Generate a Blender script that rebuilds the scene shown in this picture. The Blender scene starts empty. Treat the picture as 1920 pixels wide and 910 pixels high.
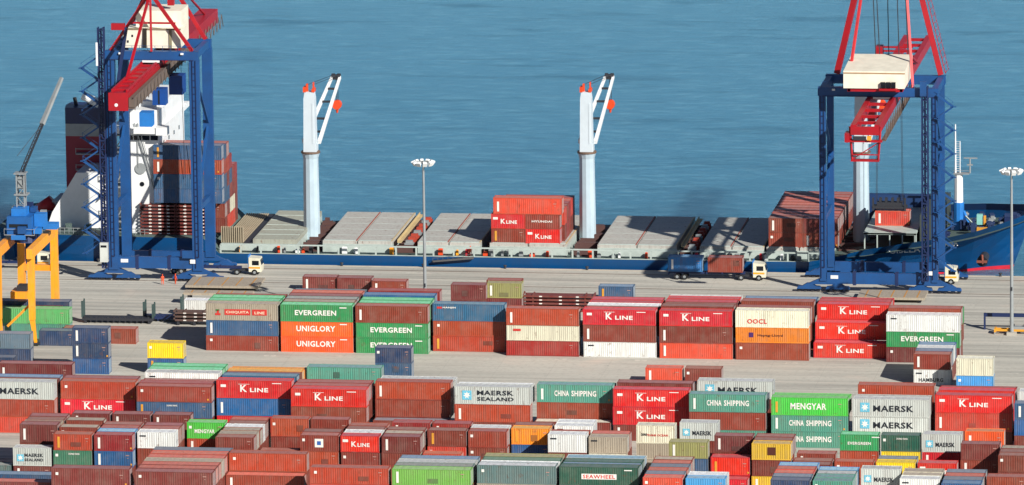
import bpy, math, random
from mathutils import Vector, Matrix
R_=math.radians
random.seed(7)
sc=bpy.context.scene
col=sc.collection
# ---------------------------------------------------------------- camera
F_,PIT,YAW,ROL,DIST=16500.,R_(10.95),R_(8.3),R_(-.70),1468.
fw=Vector((-math.sin(YAW)*math.cos(PIT),math.cos(YAW)*math.cos(PIT),-math.sin(PIT)))
rt=Vector((math.cos(YAW),math.sin(YAW),0)); up0=rt.cross(fw)
RT=math.cos(ROL)*rt+math.sin(ROL)*up0; UP=-math.sin(ROL)*rt+math.cos(ROL)*up0
CAM=-(fw+(950-960)/F_*RT+(455-667)/F_*UP)*DIST
cd=bpy.data.cameras.new('camera'); cam=bpy.data.objects.new('camera',cd); col.objects.link(cam)
cd.sensor_width=36; cd.lens=36*F_/1920; cd.clip_start=10; cd.clip_end=20000
m=Matrix((RT,UP,-fw)).transposed().to_4x4(); m.translation=CAM; cam.matrix_world=m
sc.camera=cam
def U(px,py,z=0.):        # point of the level plane z seen at a place of the photograph (survey of the site)
    d=fw+(px-960)/F_*RT+(455-py)/F_*UP; return CAM+d*((z-CAM.z)/d.z)
def UY(px,py,Y):          # the same on the upright plane Y
    d=fw+(px-960)/F_*RT+(455-py)/F_*UP; q=CAM+d*((Y-CAM.y)/d.y); return q.x,q.z
# ---------------------------------------------------------------- world, sun, exposure
w=bpy.data.worlds.new('World'); sc.world=w; w.use_nodes=True
nt=w.node_tree; bg=nt.nodes['Background']; sky=nt.nodes.new('ShaderNodeTexSky')
SUN=Vector((.60,-.60,.50)).normalized()
sky.sky_type='NISHITA'; sky.sun_disc=False; sky.sun_elevation=math.asin(SUN.z)
sky.sun_rotation=math.atan2(SUN.x,SUN.y); sky.air_density=.62; sky.dust_density=.1; sky.ozone_density=1.0
nt.links.new(sky.outputs[0],bg.inputs[0]); bg.inputs[1].default_value=.05
sl=bpy.data.lights.new('sun','SUN'); sl.energy=5.0; sl.angle=R_(.5); sl.color=(1,.95,.87)
so=bpy.data.objects.new('sun',sl); col.objects.link(so); so.location=(0,0,300)
so.rotation_euler=(-SUN).to_track_quat('-Z','Y').to_euler()
sc.view_settings.view_transform='Standard'; sc.view_settings.look='None'
sc.view_settings.gamma=1; sc.view_settings.use_curve_mapping=False
sc.view_settings.exposure=.42
sc.render.engine='CYCLES'
# ---------------------------------------------------------------- materials
def lin(c):
    return tuple((v/255/12.92 if v<=10.3 else ((v/255+.055)/1.055)**2.4) for v in c)
def newmat(name):
    m=bpy.data.materials.new(name); m.use_nodes=True; n=m.node_tree.nodes; l=m.node_tree.links
    return m,n,l,n['Principled BSDF']
def N(n,t,**k):
    x=n.new('ShaderNode'+t)
    for a,b in k.items(): setattr(x,a,b)
    return x
def mix(n,l,fac,a,b,mode='MIX'):
    x=n.new('ShaderNodeMix'); x.data_type='RGBA'; x.blend_type=mode
    for s,v in ((x.inputs[0],fac),(x.inputs[6],a),(x.inputs[7],b)):
        if hasattr(v,'is_linked'): l.new(v,s)
        elif isinstance(v,tuple): s.default_value=(*v,1)
        else: s.default_value=v
    return x.outputs[2]
def ramp(n,l,src,a,b,ca=(0,0,0),cb=(1,1,1)):
    r=n.new('ShaderNodeValToRGB'); r.color_ramp.elements[0].position=a; r.color_ramp.elements[1].position=b
    r.color_ramp.elements[0].color=(*ca,1); r.color_ramp.elements[1].color=(*cb,1); l.new(src,r.inputs[0]); return r.outputs[0]
def noise(n,l,scale,vec,detail=4,rough=.6):
    x=n.new('ShaderNodeTexNoise'); x.inputs['Scale'].default_value=scale; x.inputs['Detail'].default_value=detail
    x.inputs['Roughness'].default_value=rough; l.new(vec,x.inputs['Vector']); return x.outputs['Fac']
def mapping(n,l,src,scale):
    x=n.new('ShaderNodeMapping'); x.inputs['Scale'].default_value=scale; l.new(src,x.inputs['Vector']); return x.outputs[0]
GAIN=.80
def paint(name,c,rough=.5,dust=.0,rust=.35,gain=GAIN,var=.16):
    """weathered paint: per-object tone shift, rain streaks running down, rust blooms, dust"""
    m,n,l,b=newmat(name); c=tuple(v*gain for v in lin(c))
    geo=N(n,'NewGeometry'); oi=N(n,'ObjectInfo')
    add=N(n,'VectorMath',operation='ADD'); mul=N(n,'VectorMath',operation='SCALE'); mul.inputs[3].default_value=1.
    l.new(geo.outputs['Position'],add.inputs[0]); l.new(oi.outputs['Random'],add.inputs[1])
    v=add.outputs[0]
    hsv=N(n,'HueSaturation'); hsv.inputs['Color'].default_value=(*c,1)
    mr=N(n,'MapRange'); l.new(oi.outputs['Random'],mr.inputs[0]); mr.inputs[3].default_value=1-var; mr.inputs[4].default_value=1+var
    l.new(mr.outputs[0],hsv.inputs['Value'])
    mh=N(n,'MapRange'); 
    fr=N(n,'Math',operation='FRACT'); mm=N(n,'Math',operation='MULTIPLY'); mm.inputs[1].default_value=7.31
    l.new(oi.outputs['Random'],mm.inputs[0]); l.new(mm.outputs[0],fr.inputs[0]); l.new(fr.outputs[0],mh.inputs[0])
    mh.inputs[3].default_value=.497; mh.inputs[4].default_value=.506; l.new(mh.outputs[0],hsv.inputs['Hue'])
    o=hsv.outputs[0]
    st=noise(n,l,1.,mapping(n,l,v,(2.3,2.3,.16)),5,.65)        # vertical streaks
    o=mix(n,l,ramp(n,l,st,.46,.74),o,mix(n,l,.40,o,(.11,.08,.062)))
    pt=noise(n,l,.55,v,4,.6)
    o=mix(n,l,ramp(n,l,pt,.40,.72),o,mix(n,l,.12,o,(.42,.36,.30)))
    if rust:
        rn=noise(n,l,1.3,mapping(n,l,v,(1,1,.7)),7,.75)
        o=mix(n,l,mix(n,l,1,ramp(n,l,rn,.58,.66),(min(1,rust*1.6),)*3,'MULTIPLY'),o,(.13,.045,.022))
    if dust:
        dn=noise(n,l,.8,v,6,.7)
        o=mix(n,l,mix(n,l,.5,(dust,)*3,ramp(n,l,dn,.25,.75,(dust*.6,)*3,(min(1,dust*1.4),)*3)),o,(.40,.355,.31))
    l.new(o,b.inputs['Base Color']); b.inputs['Roughness'].default_value=rough
    b.inputs['Specular IOR Level'].default_value=.35
    return m
def plain(name,c,rough=.5,metal=0,gain=GAIN,var=.25,scale=.6):
    m,n,l,b=newmat(name); c=tuple(v*gain for v in lin(c)); geo=N(n,'NewGeometry')
    nn=noise(n,l,scale,geo.outputs['Position'],5,.65)
    o=mix(n,l,ramp(n,l,nn,.35,.75),tuple(c),tuple(v*(1-var)+.02*var for v in c))
    l.new(o,b.inputs['Base Color']); b.inputs['Roughness'].default_value=rough; b.inputs['Metallic'].default_value=metal
    return m
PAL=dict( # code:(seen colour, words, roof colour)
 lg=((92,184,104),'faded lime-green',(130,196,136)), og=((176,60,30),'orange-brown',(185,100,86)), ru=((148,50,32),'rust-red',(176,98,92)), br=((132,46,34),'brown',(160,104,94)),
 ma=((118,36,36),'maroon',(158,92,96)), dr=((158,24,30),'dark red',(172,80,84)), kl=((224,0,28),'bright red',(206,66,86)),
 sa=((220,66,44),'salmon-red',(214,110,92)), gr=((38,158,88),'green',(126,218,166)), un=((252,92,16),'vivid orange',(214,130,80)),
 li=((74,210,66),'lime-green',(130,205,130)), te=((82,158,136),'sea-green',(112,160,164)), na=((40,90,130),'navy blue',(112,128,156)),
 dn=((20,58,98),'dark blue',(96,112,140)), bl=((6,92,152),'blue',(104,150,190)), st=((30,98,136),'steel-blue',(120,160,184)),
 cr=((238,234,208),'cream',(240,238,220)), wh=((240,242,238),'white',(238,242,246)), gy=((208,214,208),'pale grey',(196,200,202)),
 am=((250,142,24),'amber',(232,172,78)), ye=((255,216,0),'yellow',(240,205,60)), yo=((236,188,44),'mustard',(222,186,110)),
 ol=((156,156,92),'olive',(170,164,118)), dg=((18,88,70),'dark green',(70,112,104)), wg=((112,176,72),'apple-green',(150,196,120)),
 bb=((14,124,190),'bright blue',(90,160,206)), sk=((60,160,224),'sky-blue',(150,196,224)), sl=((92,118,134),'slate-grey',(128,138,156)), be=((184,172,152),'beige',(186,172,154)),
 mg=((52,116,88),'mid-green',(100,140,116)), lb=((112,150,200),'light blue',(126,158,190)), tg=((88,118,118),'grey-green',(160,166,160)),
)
_m={}
def M(code,kind='body'):
    k=(code,kind)
    if k not in _m:
        c=PAL[code]
        if kind=='body': _m[k]=paint('paint_'+c[1].replace(' ','_'),c[0],.48,.04,.35 if code not in('ye','un','kl') else .12)
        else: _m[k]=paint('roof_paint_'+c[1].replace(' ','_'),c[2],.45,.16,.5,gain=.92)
    return _m[k]
WHITE=plain('white_lettering',(236,232,224),.5,var=.1,gain=.95); BLACKM=plain('dark_lettering',(38,44,54),.5)
REDL=plain('red_lettering',(222,60,52),.5); CYAN=plain('pale_blue_emblem',(120,206,232),.5); ORL=plain('yellow_marking',(240,170,60),.5)
CONC=plain('concrete',(198,192,180),.85,gain=.8)
CBLUE=plain('crane_blue_paint',(28,86,150),.45,var=.35,scale=.35); CRED=plain('crane_red_paint',(184,16,34),.45,var=.3,scale=.5)
CCREAM=plain('house_cream_paint',(244,238,218),.5,var=.2,scale=.5,gain=.92); STEEL=plain('grey_steel',(170,176,178),.5,.2)
DARK=plain('dark_steel',(48,50,58),.6); NAVYS=plain('dark_blue_steel',(28,48,96),.5); WALK=plain('walkway_grating',(112,98,90),.7)
SHW=plain('ship_white_paint',(240,242,242),.4,var=.14,scale=.4,gain=.92); PED=plain('pedestal_pale_paint',(184,204,216),.45,var=.16,scale=.5,gain=.9)
YEL=paint('crane_yellow_paint',(252,162,18),.42,.03,.12,var=.03,gain=.95); ORG=plain('orange_paint',(250,84,36),.5)
HULL=plain('hull_blue_paint',(0,76,132),.35,var=.3,scale=.25); HRED=plain('hull_red_paint',(230,40,60),.5)
COVER=paint('hatch_cover_grey_paint',(190,190,184),.6,.15,.9,var=.03,gain=.85); RAILG=plain('pale_green_rail_paint',(196,210,204),.5)
TYRE=plain('tyre_rubber',(30,30,32),.8); GLASS=plain('dark_glass',(24,30,38),.12); DKBLUE=plain('deck_blue',(24,60,110),.5)
SKIN=plain('skin',(196,140,110),.6); LBLUE=plain('bright_blue_paint',(40,130,215),.45); TGREY=plain('deck_green_grey',(92,112,108),.7)
# ---------------------------------------------------------------- mesh builder
class MB:
    def __init__(s): s.v=[]; s.f=[]
    def box(s,x0,x1,y0,y1,z0,z1):
        i=len(s.v); s.v+=[(x0,y0,z0),(x1,y0,z0),(x1,y1,z0),(x0,y1,z0),(x0,y0,z1),(x1,y0,z1),(x1,y1,z1),(x0,y1,z1)]
        s.f+=[(i,i+3,i+2,i+1),(i+4,i+5,i+6,i+7),(i,i+1,i+5,i+4),(i+1,i+2,i+6,i+5),(i+2,i+3,i+7,i+6),(i+3,i,i+4,i+7)]; return s
    def beam(s,a,b,w,h=None,w2=None,h2=None):   # rectangular bar from a to b
        a=Vector(a);b=Vector(b);h=h or w; d=(b-a).normalized()
        x=d.cross(Vector((0,0,1)))
        if x.length<1e-3: x=Vector((1,0,0))
        x.normalize(); y=x.cross(d).normalized(); i=len(s.v)
        for p,ww,hh in ((a,w,h),(b,w2 or w,h2 or h)):
            for sx,sy in ((-1,-1),(1,-1),(1,1),(-1,1)): s.v.append(tuple(p+x*sx*ww/2+y*sy*hh/2))
        s.f+=[(i,i+1,i+2,i+3),(i+7,i+6,i+5,i+4),(i,i+4,i+5,i+1),(i+1,i+5,i+6,i+2),(i+2,i+6,i+7,i+3),(i+3,i+7,i+4,i)]; return s
    def tube(s,a,b,r,r2=None,n=10):
        a=Vector(a);b=Vector(b);r2=r if r2 is None else r2; d=(b-a).normalized()
        x=d.cross(Vector((0,0,1)))
        if x.length<1e-3: x=Vector((1,0,0))
        x.normalize(); y=x.cross(d).normalized(); i=len(s.v)
        for p,rr in ((a,r),(b,r2)):
            for k in range(n):
                t=2*math.pi*k/n; s.v.append(tuple(p+x*rr*math.cos(t)+y*rr*math.sin(t)))
        for k in range(n): s.f.append((i+k,i+n+k,i+n+(k+1)%n,i+(k+1)%n))
        s.f+=[tuple(i+k for k in range(n)),tuple(i+n+k for k in reversed(range(n)))]; return s
    def prism(s,pts,axis,a,b):                    # polygon extruded along an axis (0=x,1=y,2=z)
        i=len(s.v); n=len(pts)
        for t in (a,b):
            for p,q in pts: s.v.append((t,p,q) if axis==0 else (p,t,q) if axis==1 else (p,q,t))
        for k in range(n): s.f.append((i+k,i+(k+1)%n,i+n+(k+1)%n,i+n+k))
        s.f+=[tuple(i+k for k in reversed(range(n))),tuple(i+n+k for k in range(n))]; return s
    def mesh(s,name):
        me=bpy.data.meshes.new(name); me.from_pydata(s.v,[],s.f); me.validate(); 
        import bmesh
        bm=bmesh.new(); bm.from_mesh(me); bmesh.ops.recalc_face_normals(bm,faces=bm.faces); bm.to_mesh(me); bm.free(); return me
    def build(s,name,mat,parent=None,loc=None,smooth=False):
        o=bpy.data.objects.new(name,s.mesh(name)); o.data.materials.append(mat); col.objects.link(o)
        if parent: o.parent=parent
        if loc: o.location=loc
        if smooth: o.data.shade_smooth()
        return o
def empty(name,loc,label,cat,group=None):
    o=bpy.data.objects.new(name,None); col.objects.link(o); o.location=loc; o.empty_display_size=.5
    o['label']=label; o['category']=cat
    if group: o['group']=group
    return o
def tag(o,label,cat,group=None):
    o['label']=label; o['category']=cat
    if group: o['group']=group
    return o
def struct(o): o['kind']='structure'; return o
def inst(name,me,mat,parent,loc=(0,0,0)):
    o=bpy.data.objects.new(name,me); col.objects.link(o)
    if not me.materials: me.materials.append(mat)
    o.material_slots[0].link='OBJECT'; o.material_slots[0].material=mat
    o.parent=parent; o.location=loc; return o
# ---------------------------------------------------------------- lettering
_t={}
def textmesh(txt,width,height,bold=.025):
    k=(txt,width,height)
    if k in _t: return _t[k]
    c=bpy.data.curves.new('lettering','FONT'); c.body=txt; c.size=1; c.extrude=.01; c.offset=bold; c.space_character=1.08; c.resolution_u=2
    o=bpy.data.objects.new('lettering',c); col.objects.link(o); bpy.context.view_layer.update()
    me=bpy.data.meshes.new_from_object(o.evaluated_get(bpy.context.evaluated_depsgraph_get()))
    bpy.data.objects.remove(o); bpy.data.curves.remove(c)
    xs=[v.co.x for v in me.vertices]; ys=[v.co.y for v in me.vertices]
    x0,x1,y0,y1=min(xs),max(xs),min(ys),max(ys)
    for v in me.vertices:
        x,y,z=v.co; v.co=((x-x0)/(x1-x0)*width,-z*1.0,(y-y0)/(y1-y0)*height)
    me.name='lettering'; _t[k]=me; return me
_s={}
def starmesh(w,h):
    if ('s',w) in _s: return _s[('s',w)]
    b=MB(); pts=[]
    for k in range(14):
        r=(.42 if k%2==0 else .19)*h; t=math.pi*k/7+math.pi/2; pts.append((w/2+r*math.cos(t),h/2+r*math.sin(t)))
    b.prism(pts,1,-.02,-.012); _s[('s',w)]=b.mesh('star'); return _s[('s',w)]
def rects(key,lst,t=.012):
    if key not in _s:
        b=MB()
        for x0,x1,z0,z1 in lst: b.box(x0,x1,-t,0,z0,z1)
        _s[key]=b.mesh('marking')
    return _s[key]
# ---------------------------------------------------------------- shipping container
_c={}
W_=2.438
def cmesh(L,H):
    if (L,H) in _c: return _c[(L,H)]
    hx=L/2; hy=W_/2; fr=MB()
    for sx in (-1,1):
        for sy in (-1,1):
            x=sx*(hx-.08); y=sy*(hy-.08); fr.box(x-.08,x+.08,y-.08,y+.08,.12,H-.12)
            for z in (0,H-.12): fr.box(x-.09,x+.09,y-.085,y+.085,z,z+.12)
        x=sx*(hx-.07); fr.box(x-.05,x+.05,-hy+.16,hy-.16,.02,.16); fr.box(x-.05,x+.05,-hy+.16,hy-.16,H-.14,H-.01)
    for sy in (-1,1):
        y=sy*(hy-.05); fr.box(-hx+.17,hx-.17,y-.045,y+.045,.02,.17); fr.box(-hx+.17,hx-.17,y-.045,y+.045,H-.09,H-.005)
    bo=MB(); n=int((L-.36)/.34); p=(L-.36)/n; x0=-hx+.18
    for sy in (-1,1):
        yo=sy*(hy-.012); yi=sy*(hy-.052); prof=[]
        for k in range(n):
            a=x0+k*p; prof+=[(a,yo),(a+p*.36,yo),(a+p*.5,yi),(a+p*.86,yi)]
        prof.append((x0+n*p,yo)); i=len(bo.v)
        for z in (.16,H-.08):
            for q in prof: bo.v.append((q[0],q[1],z))
        m_=len(prof)
        for k in range(m_-1): bo.f.append((i+k,i+k+1,i+m_+k+1,i+m_+k))
    bo.box(-hx+.03,-hx+.07,-hy+.16,hy-.16,.16,H-.14)
    ro=MB(); nr=int(L/1.1); pr_=(L-.3)/nr
    ro.box(-hx+.1,hx-.1,-hy+.09,hy-.09,H-.09,H-.055)
    for k in range(nr): a=-hx+.15+k*pr_; ro.box(a+pr_*.2,a+pr_*.75,-hy+.2,hy-.2,H-.055,H-.035)
    do=MB(); do.box(-.03,.02,-hy/2+.09,hy/2-.09,.17,H-.16)
    rd=MB()
    for y in (-.3,.22): rd.tube((.04,y,.15),(.04,y,H-.15),.025,n=6); rd.box(.02,.07,y-.05,y+.25,1.0,1.06)
    _c[(L,H)]=dict(frame=fr.mesh('frame'),body=bo.mesh('body'),roof=ro.mesh('roof'),door=do.mesh('door'),rod=rd.mesh('lock_rod'))
    return _c[(L,H)]
PATCH={}
def mark(code,o,L,H,logo,rng):
    """painted writing on the long side that faces the yard"""
    y=-W_/2-.004; l=-L/2
    def T(t,fx,fz,w,h,mat=WHITE): inst('lettering',textmesh(t,round(w,2),round(h,2)),mat,o,(l+fx*L,y,fz*H))
    def Rr(key,lst,mat=WHITE,dx=0,dz=0,name='marking'): inst(name,rects(key,lst),mat,o,(l+dx,y,dz))
    big=L>8
    if logo=='K':
        if big: T('K',.315,.36,1.1,1.15); T('LINE',.445,.36,2.95,.68); Rr('kbar',[(0,1.8,0,.055)],WHITE,.29*L,.36*H+1.24)
        else: T('K',.28,.34,.8,.85); T('LINE',.44,.34,1.9,.6)
        Rr('kflag',[(0,.85,0,.42)],WHITE,.055*L,.62*H)
        if big: Rr('kid',[(0,1.5,0,.12)],WHITE,.74*L,.84*H)
    elif logo=='M':
        fx=.10 if big else .08
        inst('emblem',rects(('em',big),[(0,1.5,0,1.5)] if big else [(0,1.1,0,1.1)]),CYAN,o,(l+fx*L,y,.27*H))
        s=1.5 if big else 1.1; inst('star',starmesh(s,s),WHITE,o,(l+fx*L,y,.27*H))
        T('MAERSK',.27 if big else .33,.30,6.4 if big else 3.0,1.0 if big else .7,BLACKM)
    elif logo=='MS':
        inst('emblem',rects(('em',big),[(0,1.5,0,1.5)] if big else [(0,1.1,0,1.1)]),CYAN,o,(l+.10*L,y,.25*H))
        s=1.5 if big else 1.1; inst('star',starmesh(s,s),WHITE,o,(l+.10*L,y,.25*H))
        if big: T('MAERSK',.295,.52,5.9,.78,BLACKM); T('SEALAND',.295,.20,5.9,.62,BLACKM)
        else: T('MAERSK',.30,.50,3.,.55,BLACKM); T('SEALAND',.30,.26,3.,.45,BLACKM)
    elif logo=='E': T('EVERGREEN',.20 if big else .2,.38,7.0 if big else 3.6,.88 if big else .45)
    elif logo=='UG': T('UNIGLORY',.215,.36,6.6,.98)
    elif logo=='CS': T('CHINA',.23,.36,2.35,.92); T('SHIPPING',.455,.36,4.0,.92)
    elif logo=='MG': T('MENGYAR',.25 if big else .2,.34,5.7 if big else 3.2,1.05 if big else .62)
    elif logo=='OO': T('OOCL',.16,.22,3.3,.8,REDL)
    elif logo=='SW':
        Rr('swp',[(0,5.4,0,.85)],WHITE,.28*L,.34*H); inst('lettering',textmesh('SEAWHEEL',5.0,.6),REDL,o,(l+.28*L+.2,y-.014,.34*H+.12))
    elif logo=='AP':
        Rr('app',[(0,.75,0,.8)],PURP,.18*L,.36*H,'emblem'); T('Hapag-Lloyd',.30,.38,4.2,.5,BRL)
    elif logo=='CQ':
        Rr('cq1',[(0,.9,0,.35),(.3,.62,.35,.9)],REDL,.13*L,.30*H,'emblem'); Rr('cq2',[(.1,.75,.95,1.25)],GRNL,.13*L,.22*H,'emblem')
        Rr('cqp',[(0,4.4,0,1.0),(4.7,7.2,0,1.0)],REDL,.26*L,.32*H,'label_panel')
        inst('lettering',textmesh('CHIQUITA',3.9,.5),CRM,o,(l+.26*L+.25,y-.014,.32*H+.22)); inst('lettering',textmesh('LINE',1.7,.45),CRM,o,(l+.26*L+5.1,y-.014,.32*H+.2))
    elif logo=='HJ': Rr('hj',[(0,.85,0,.34)],REDL,.06*L,.72*H); T('HANJIN',.14,.72,2.2,.34)
    elif logo=='BS':   # white square with blue emblem
        Rr('bs',[(0,1.35,0,1.35)],WHITE,.38*L,.26*H,'emblem'); inst('star',rects('bs2',[(0,.62,0,.62)]),BLM,o,(l+.38*L+.36,y-.014,.26*H+.36))
    elif logo=='RT': T('CRONOS',.12,.42,1.0,.4,BLACKM); T('TRANS OCEAN',.26,.40,3.4,.34,REDL)
    elif logo=='SM': T('DONG FANG',.40,.74,1.7,.26,WHITE)
    elif logo=='RL': T('HAMBURG',.14,.22,4.0,.62,BLACKM)
    elif logo=='DK': Rr('dk',[(0,1.3,0,1.25)],BRL,.40*L if not big else .1*L,.30*H,'emblem')
    elif logo=='RD': Rr('rd',[(0,2.0,0,.5),(.3,1.7,.5,.8)],REDL,.32*L,.30*H,'emblem')
    elif logo=='WL': T('HYUNDAI',.18,.46,3.6,.36)
    elif logo=='RS': Rr('rs',[(0,1.3,0,.4)],REDL,.09*L,.62*H)
    if logo in('K','M','MS','OO','RT','DK','RD','WL','RS','CQ','HJ','AP'): return
    r=rng.random()
    if logo=='UG' or logo=='E' or logo=='SW': Rr('eid',[(0,1.2,0,.16)],WHITE,.82*L,.82*H); return
    if code in('cr','wh','gy','be'):
        if r<.6: Rr('wid',[(0,1.,0,.22)],BLACKM,.06*L,.72*H)
        return
    if logo=='CS' or r<.5:       # tall strip of upright letters
        Rr('strip',[(0,.42,i*.29,i*.29+.23) for i in range(7)] if logo else [(0,.36,0,1.75)],WHITE if rng.random()<.85 else ORL,.055*L if big else .1*L,.16*H)
    elif r<.8: Rr('sq',[(0,.42,0,.42)],WHITE,.055*L,.62*H)
    if rng.random()<.75: Rr('rid',[(0,.55,1.78,1.88),(.22,.42,1.35,1.43)],FADE,L*.92-.6,.1)
    if rng.random()<.3 and not logo:
        pw,ph=(1.0,1.0) if rng.random()<.5 else (1.6,.7)
        Rr('patch%.1f'%pw,[(0,pw,0,ph)],PATCH.setdefault(code,paint('patch_'+PAL[code][1].replace(' ','_'),tuple(v*.72 for v in PAL[code][0]),.6,.05,.7)),L*rng.uniform(.3,.75),H*rng.uniform(.08,.45),'repair_patch')
    if rng.random()<.2: Rr('yid',[(0,.25,0,.28)],ORL,L*.94,.38)
FADE=plain('faded_marking',(206,160,148),.6); BRL=plain('brown_lettering',(96,50,38),.5); PURP=plain('purple_emblem',(84,40,110),.5); CRM=plain('cream_lettering',(250,232,200),.5)
GRNL=plain('green_emblem',(70,130,70),.5); BLM=plain('blue_emblem',(60,110,190),.5)
LOGOW=dict(K='white-lettered',M='star-emblem',MS='star-emblem',E='white-lettered',UG='white-lettered',CS='white-lettered',MG='white-lettered',OO='red-lettered',SW='red-lettered',
 AP='purple-emblem',CQ='red-panelled',HJ='small-lettered',BS='square-emblem',RT='red-lettered',SM='small-lettered',RL='dark-lettered',DK='dark-square',RD='red-emblem',WL='white-lettered',RS='red-marked')
NCONT=[0,0]; KEYS={}
SLIVERS={3,5,7,8,15,16,18,19,24,26,27,29,30,38,42,43,45,47,53,54,57,58,62,64,65,67,71,73,75,76,80,81,83,84,88,89,90,92,93,95,99,103,104,105,106,108,109,111,112,114,117,118,120,121,122,124,125,126,129,131,133,134,139,140,141,143,150,151,155,156,158,159,160,163,164,165,171,174,175,176,178,181,182,184,186,189,190,191,192,193,196,197,199,200,201,203,205,208,210,211,213,214,216,221,223,224,226,229,231,233,234,236,239,240,242,244,246,248,250,252,253,254,255,258,261,262,263,264,266,270,272,274,277,280,281,283,285,288,289,291,294,296,299,301,302,304,305,306,307,309,311,312,313,315,317,320,323,324,328,329,334,337,338,340,342,344,347,350,353,355,358,361,362,364,365,367,368,369,370,371,373,375,376,378,379,381,383,385,387,389,391,393,395,397,398,399,401,402,404,406,408,410,411,415,417,418,420,422,424,426,427,429,431,433,435,437,439,440,442,444,445,446,447,449,451,453,455,457,458,460,462,465,466,468,469,471,474,475,477,480,482,483,484,485,491,493,494,495,504,508,509,512,516,520,521,525,527,528,536,537,538,539,540,541,542,543,544,545,550,552,554,556,558,560,562,564,566,573,575,576,577,578,579,580,581,582,583,585,586,587,588,589,590,591,592,593,594,595,596,597}   # containers that show as mere slivers, kept together as one heap
HEAP=[]
def container(x,y,z,L,H,code,roof=None,logo=None,label='',group='shipping containers',rng=random,yaw=0):
    """x,y = centre of the base"""
    key=NCONT[1]; NCONT[1]+=1
    if key in SLIVERS: HEAP.append((x,y,z,L,H,code,roof)); rng.random(); return None
    o=empty('shipping_container',(x,y,z),label,'container',group); o.rotation_euler.z=yaw; KEYS[o.name]=key
    c=cmesh(L,H); b=M(code); NCONT[0]+=1
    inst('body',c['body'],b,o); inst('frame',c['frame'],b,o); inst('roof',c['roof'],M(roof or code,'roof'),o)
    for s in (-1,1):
        d=inst('door',c['door'],M(roof or code,'roof'),o,(L/2-.05,s*W_/4,0)); inst('lock_rod',c['rod'],STEEL,d)  # paler roof paint on doors: light on the sunlit end put into colour
    mark(code,o,L,H,logo,rng)
    return o
ORD=['','first','second','third','fourth','fifth','sixth','seventh','eighth','ninth','tenth','eleventh','twelfth','thirteenth','fourteenth','fifteenth','sixteenth','seventeenth','eighteenth','nineteenth','twentieth','twenty-first','twenty-second','twenty-third','twenty-fourth','twenty-fifth','twenty-sixth']
S_,H_=2.591,2.896
def parse(s):
    out=[]
    for it in s.split():
        logo=None; roof=None
        if '/' in it: it,roof=it.split('/')
        if '.' in it: it,logo=it.split('.')
        H=H_ if it.endswith('H') else S_
        out.append((it.rstrip('H'),H,logo,roof))
    return out[::-1]          # bottom first
def block(name,group,bays,Y0,pitch,spec,L,z0=0,seed=1,bayno=1):
    """bays: left X of each; spec[i] = {k: tiers top-to-bottom}"""
    rng=random.Random(seed); hs={}
    for i,rows in spec.items():
        for k,s in rows.items(): hs[(i,k)]=sum(t[1] for t in parse(s))
    for i,rows in sorted(spec.items()):
        for k,s in sorted(rows.items()):
            z=z0; ts=parse(s)
            Hf=hs.get((i,k-1),0); Hl=hs.get((i-1,k),0); Hr=hs.get((i+1,k),0)
            for t,(code,H,logo,roof) in enumerate(ts):
                top=z+H-z0
                if not(top<=Hf+.02 and Hl>top-2.7 and Hr>top-2.7) or t==len(ts)-1:
                    tn=['bottom','second','third','fourth','fifth'][t] if t<len(ts)-1 else 'top'
                    if len(ts)==1: tn='ground'
                    lab='%s %scontainer, %s tier, %s stack from left, %s row, %s'%(PAL[code][1],(LOGOW[logo]+' ') if logo else '',tn,ORD[i+bayno],
                        'front' if k<=0 else ORD[k+1],name)
                    container(bays[i]+L/2+rng.uniform(-.05,.05),Y0+k*pitch+W_/2+rng.uniform(-.04,.04),z,L,H,code,roof,logo,lab,group,rng,rng.uniform(-.0012,.0012))
                z+=H+.004
L40,L20=12.192,6.058
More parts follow.
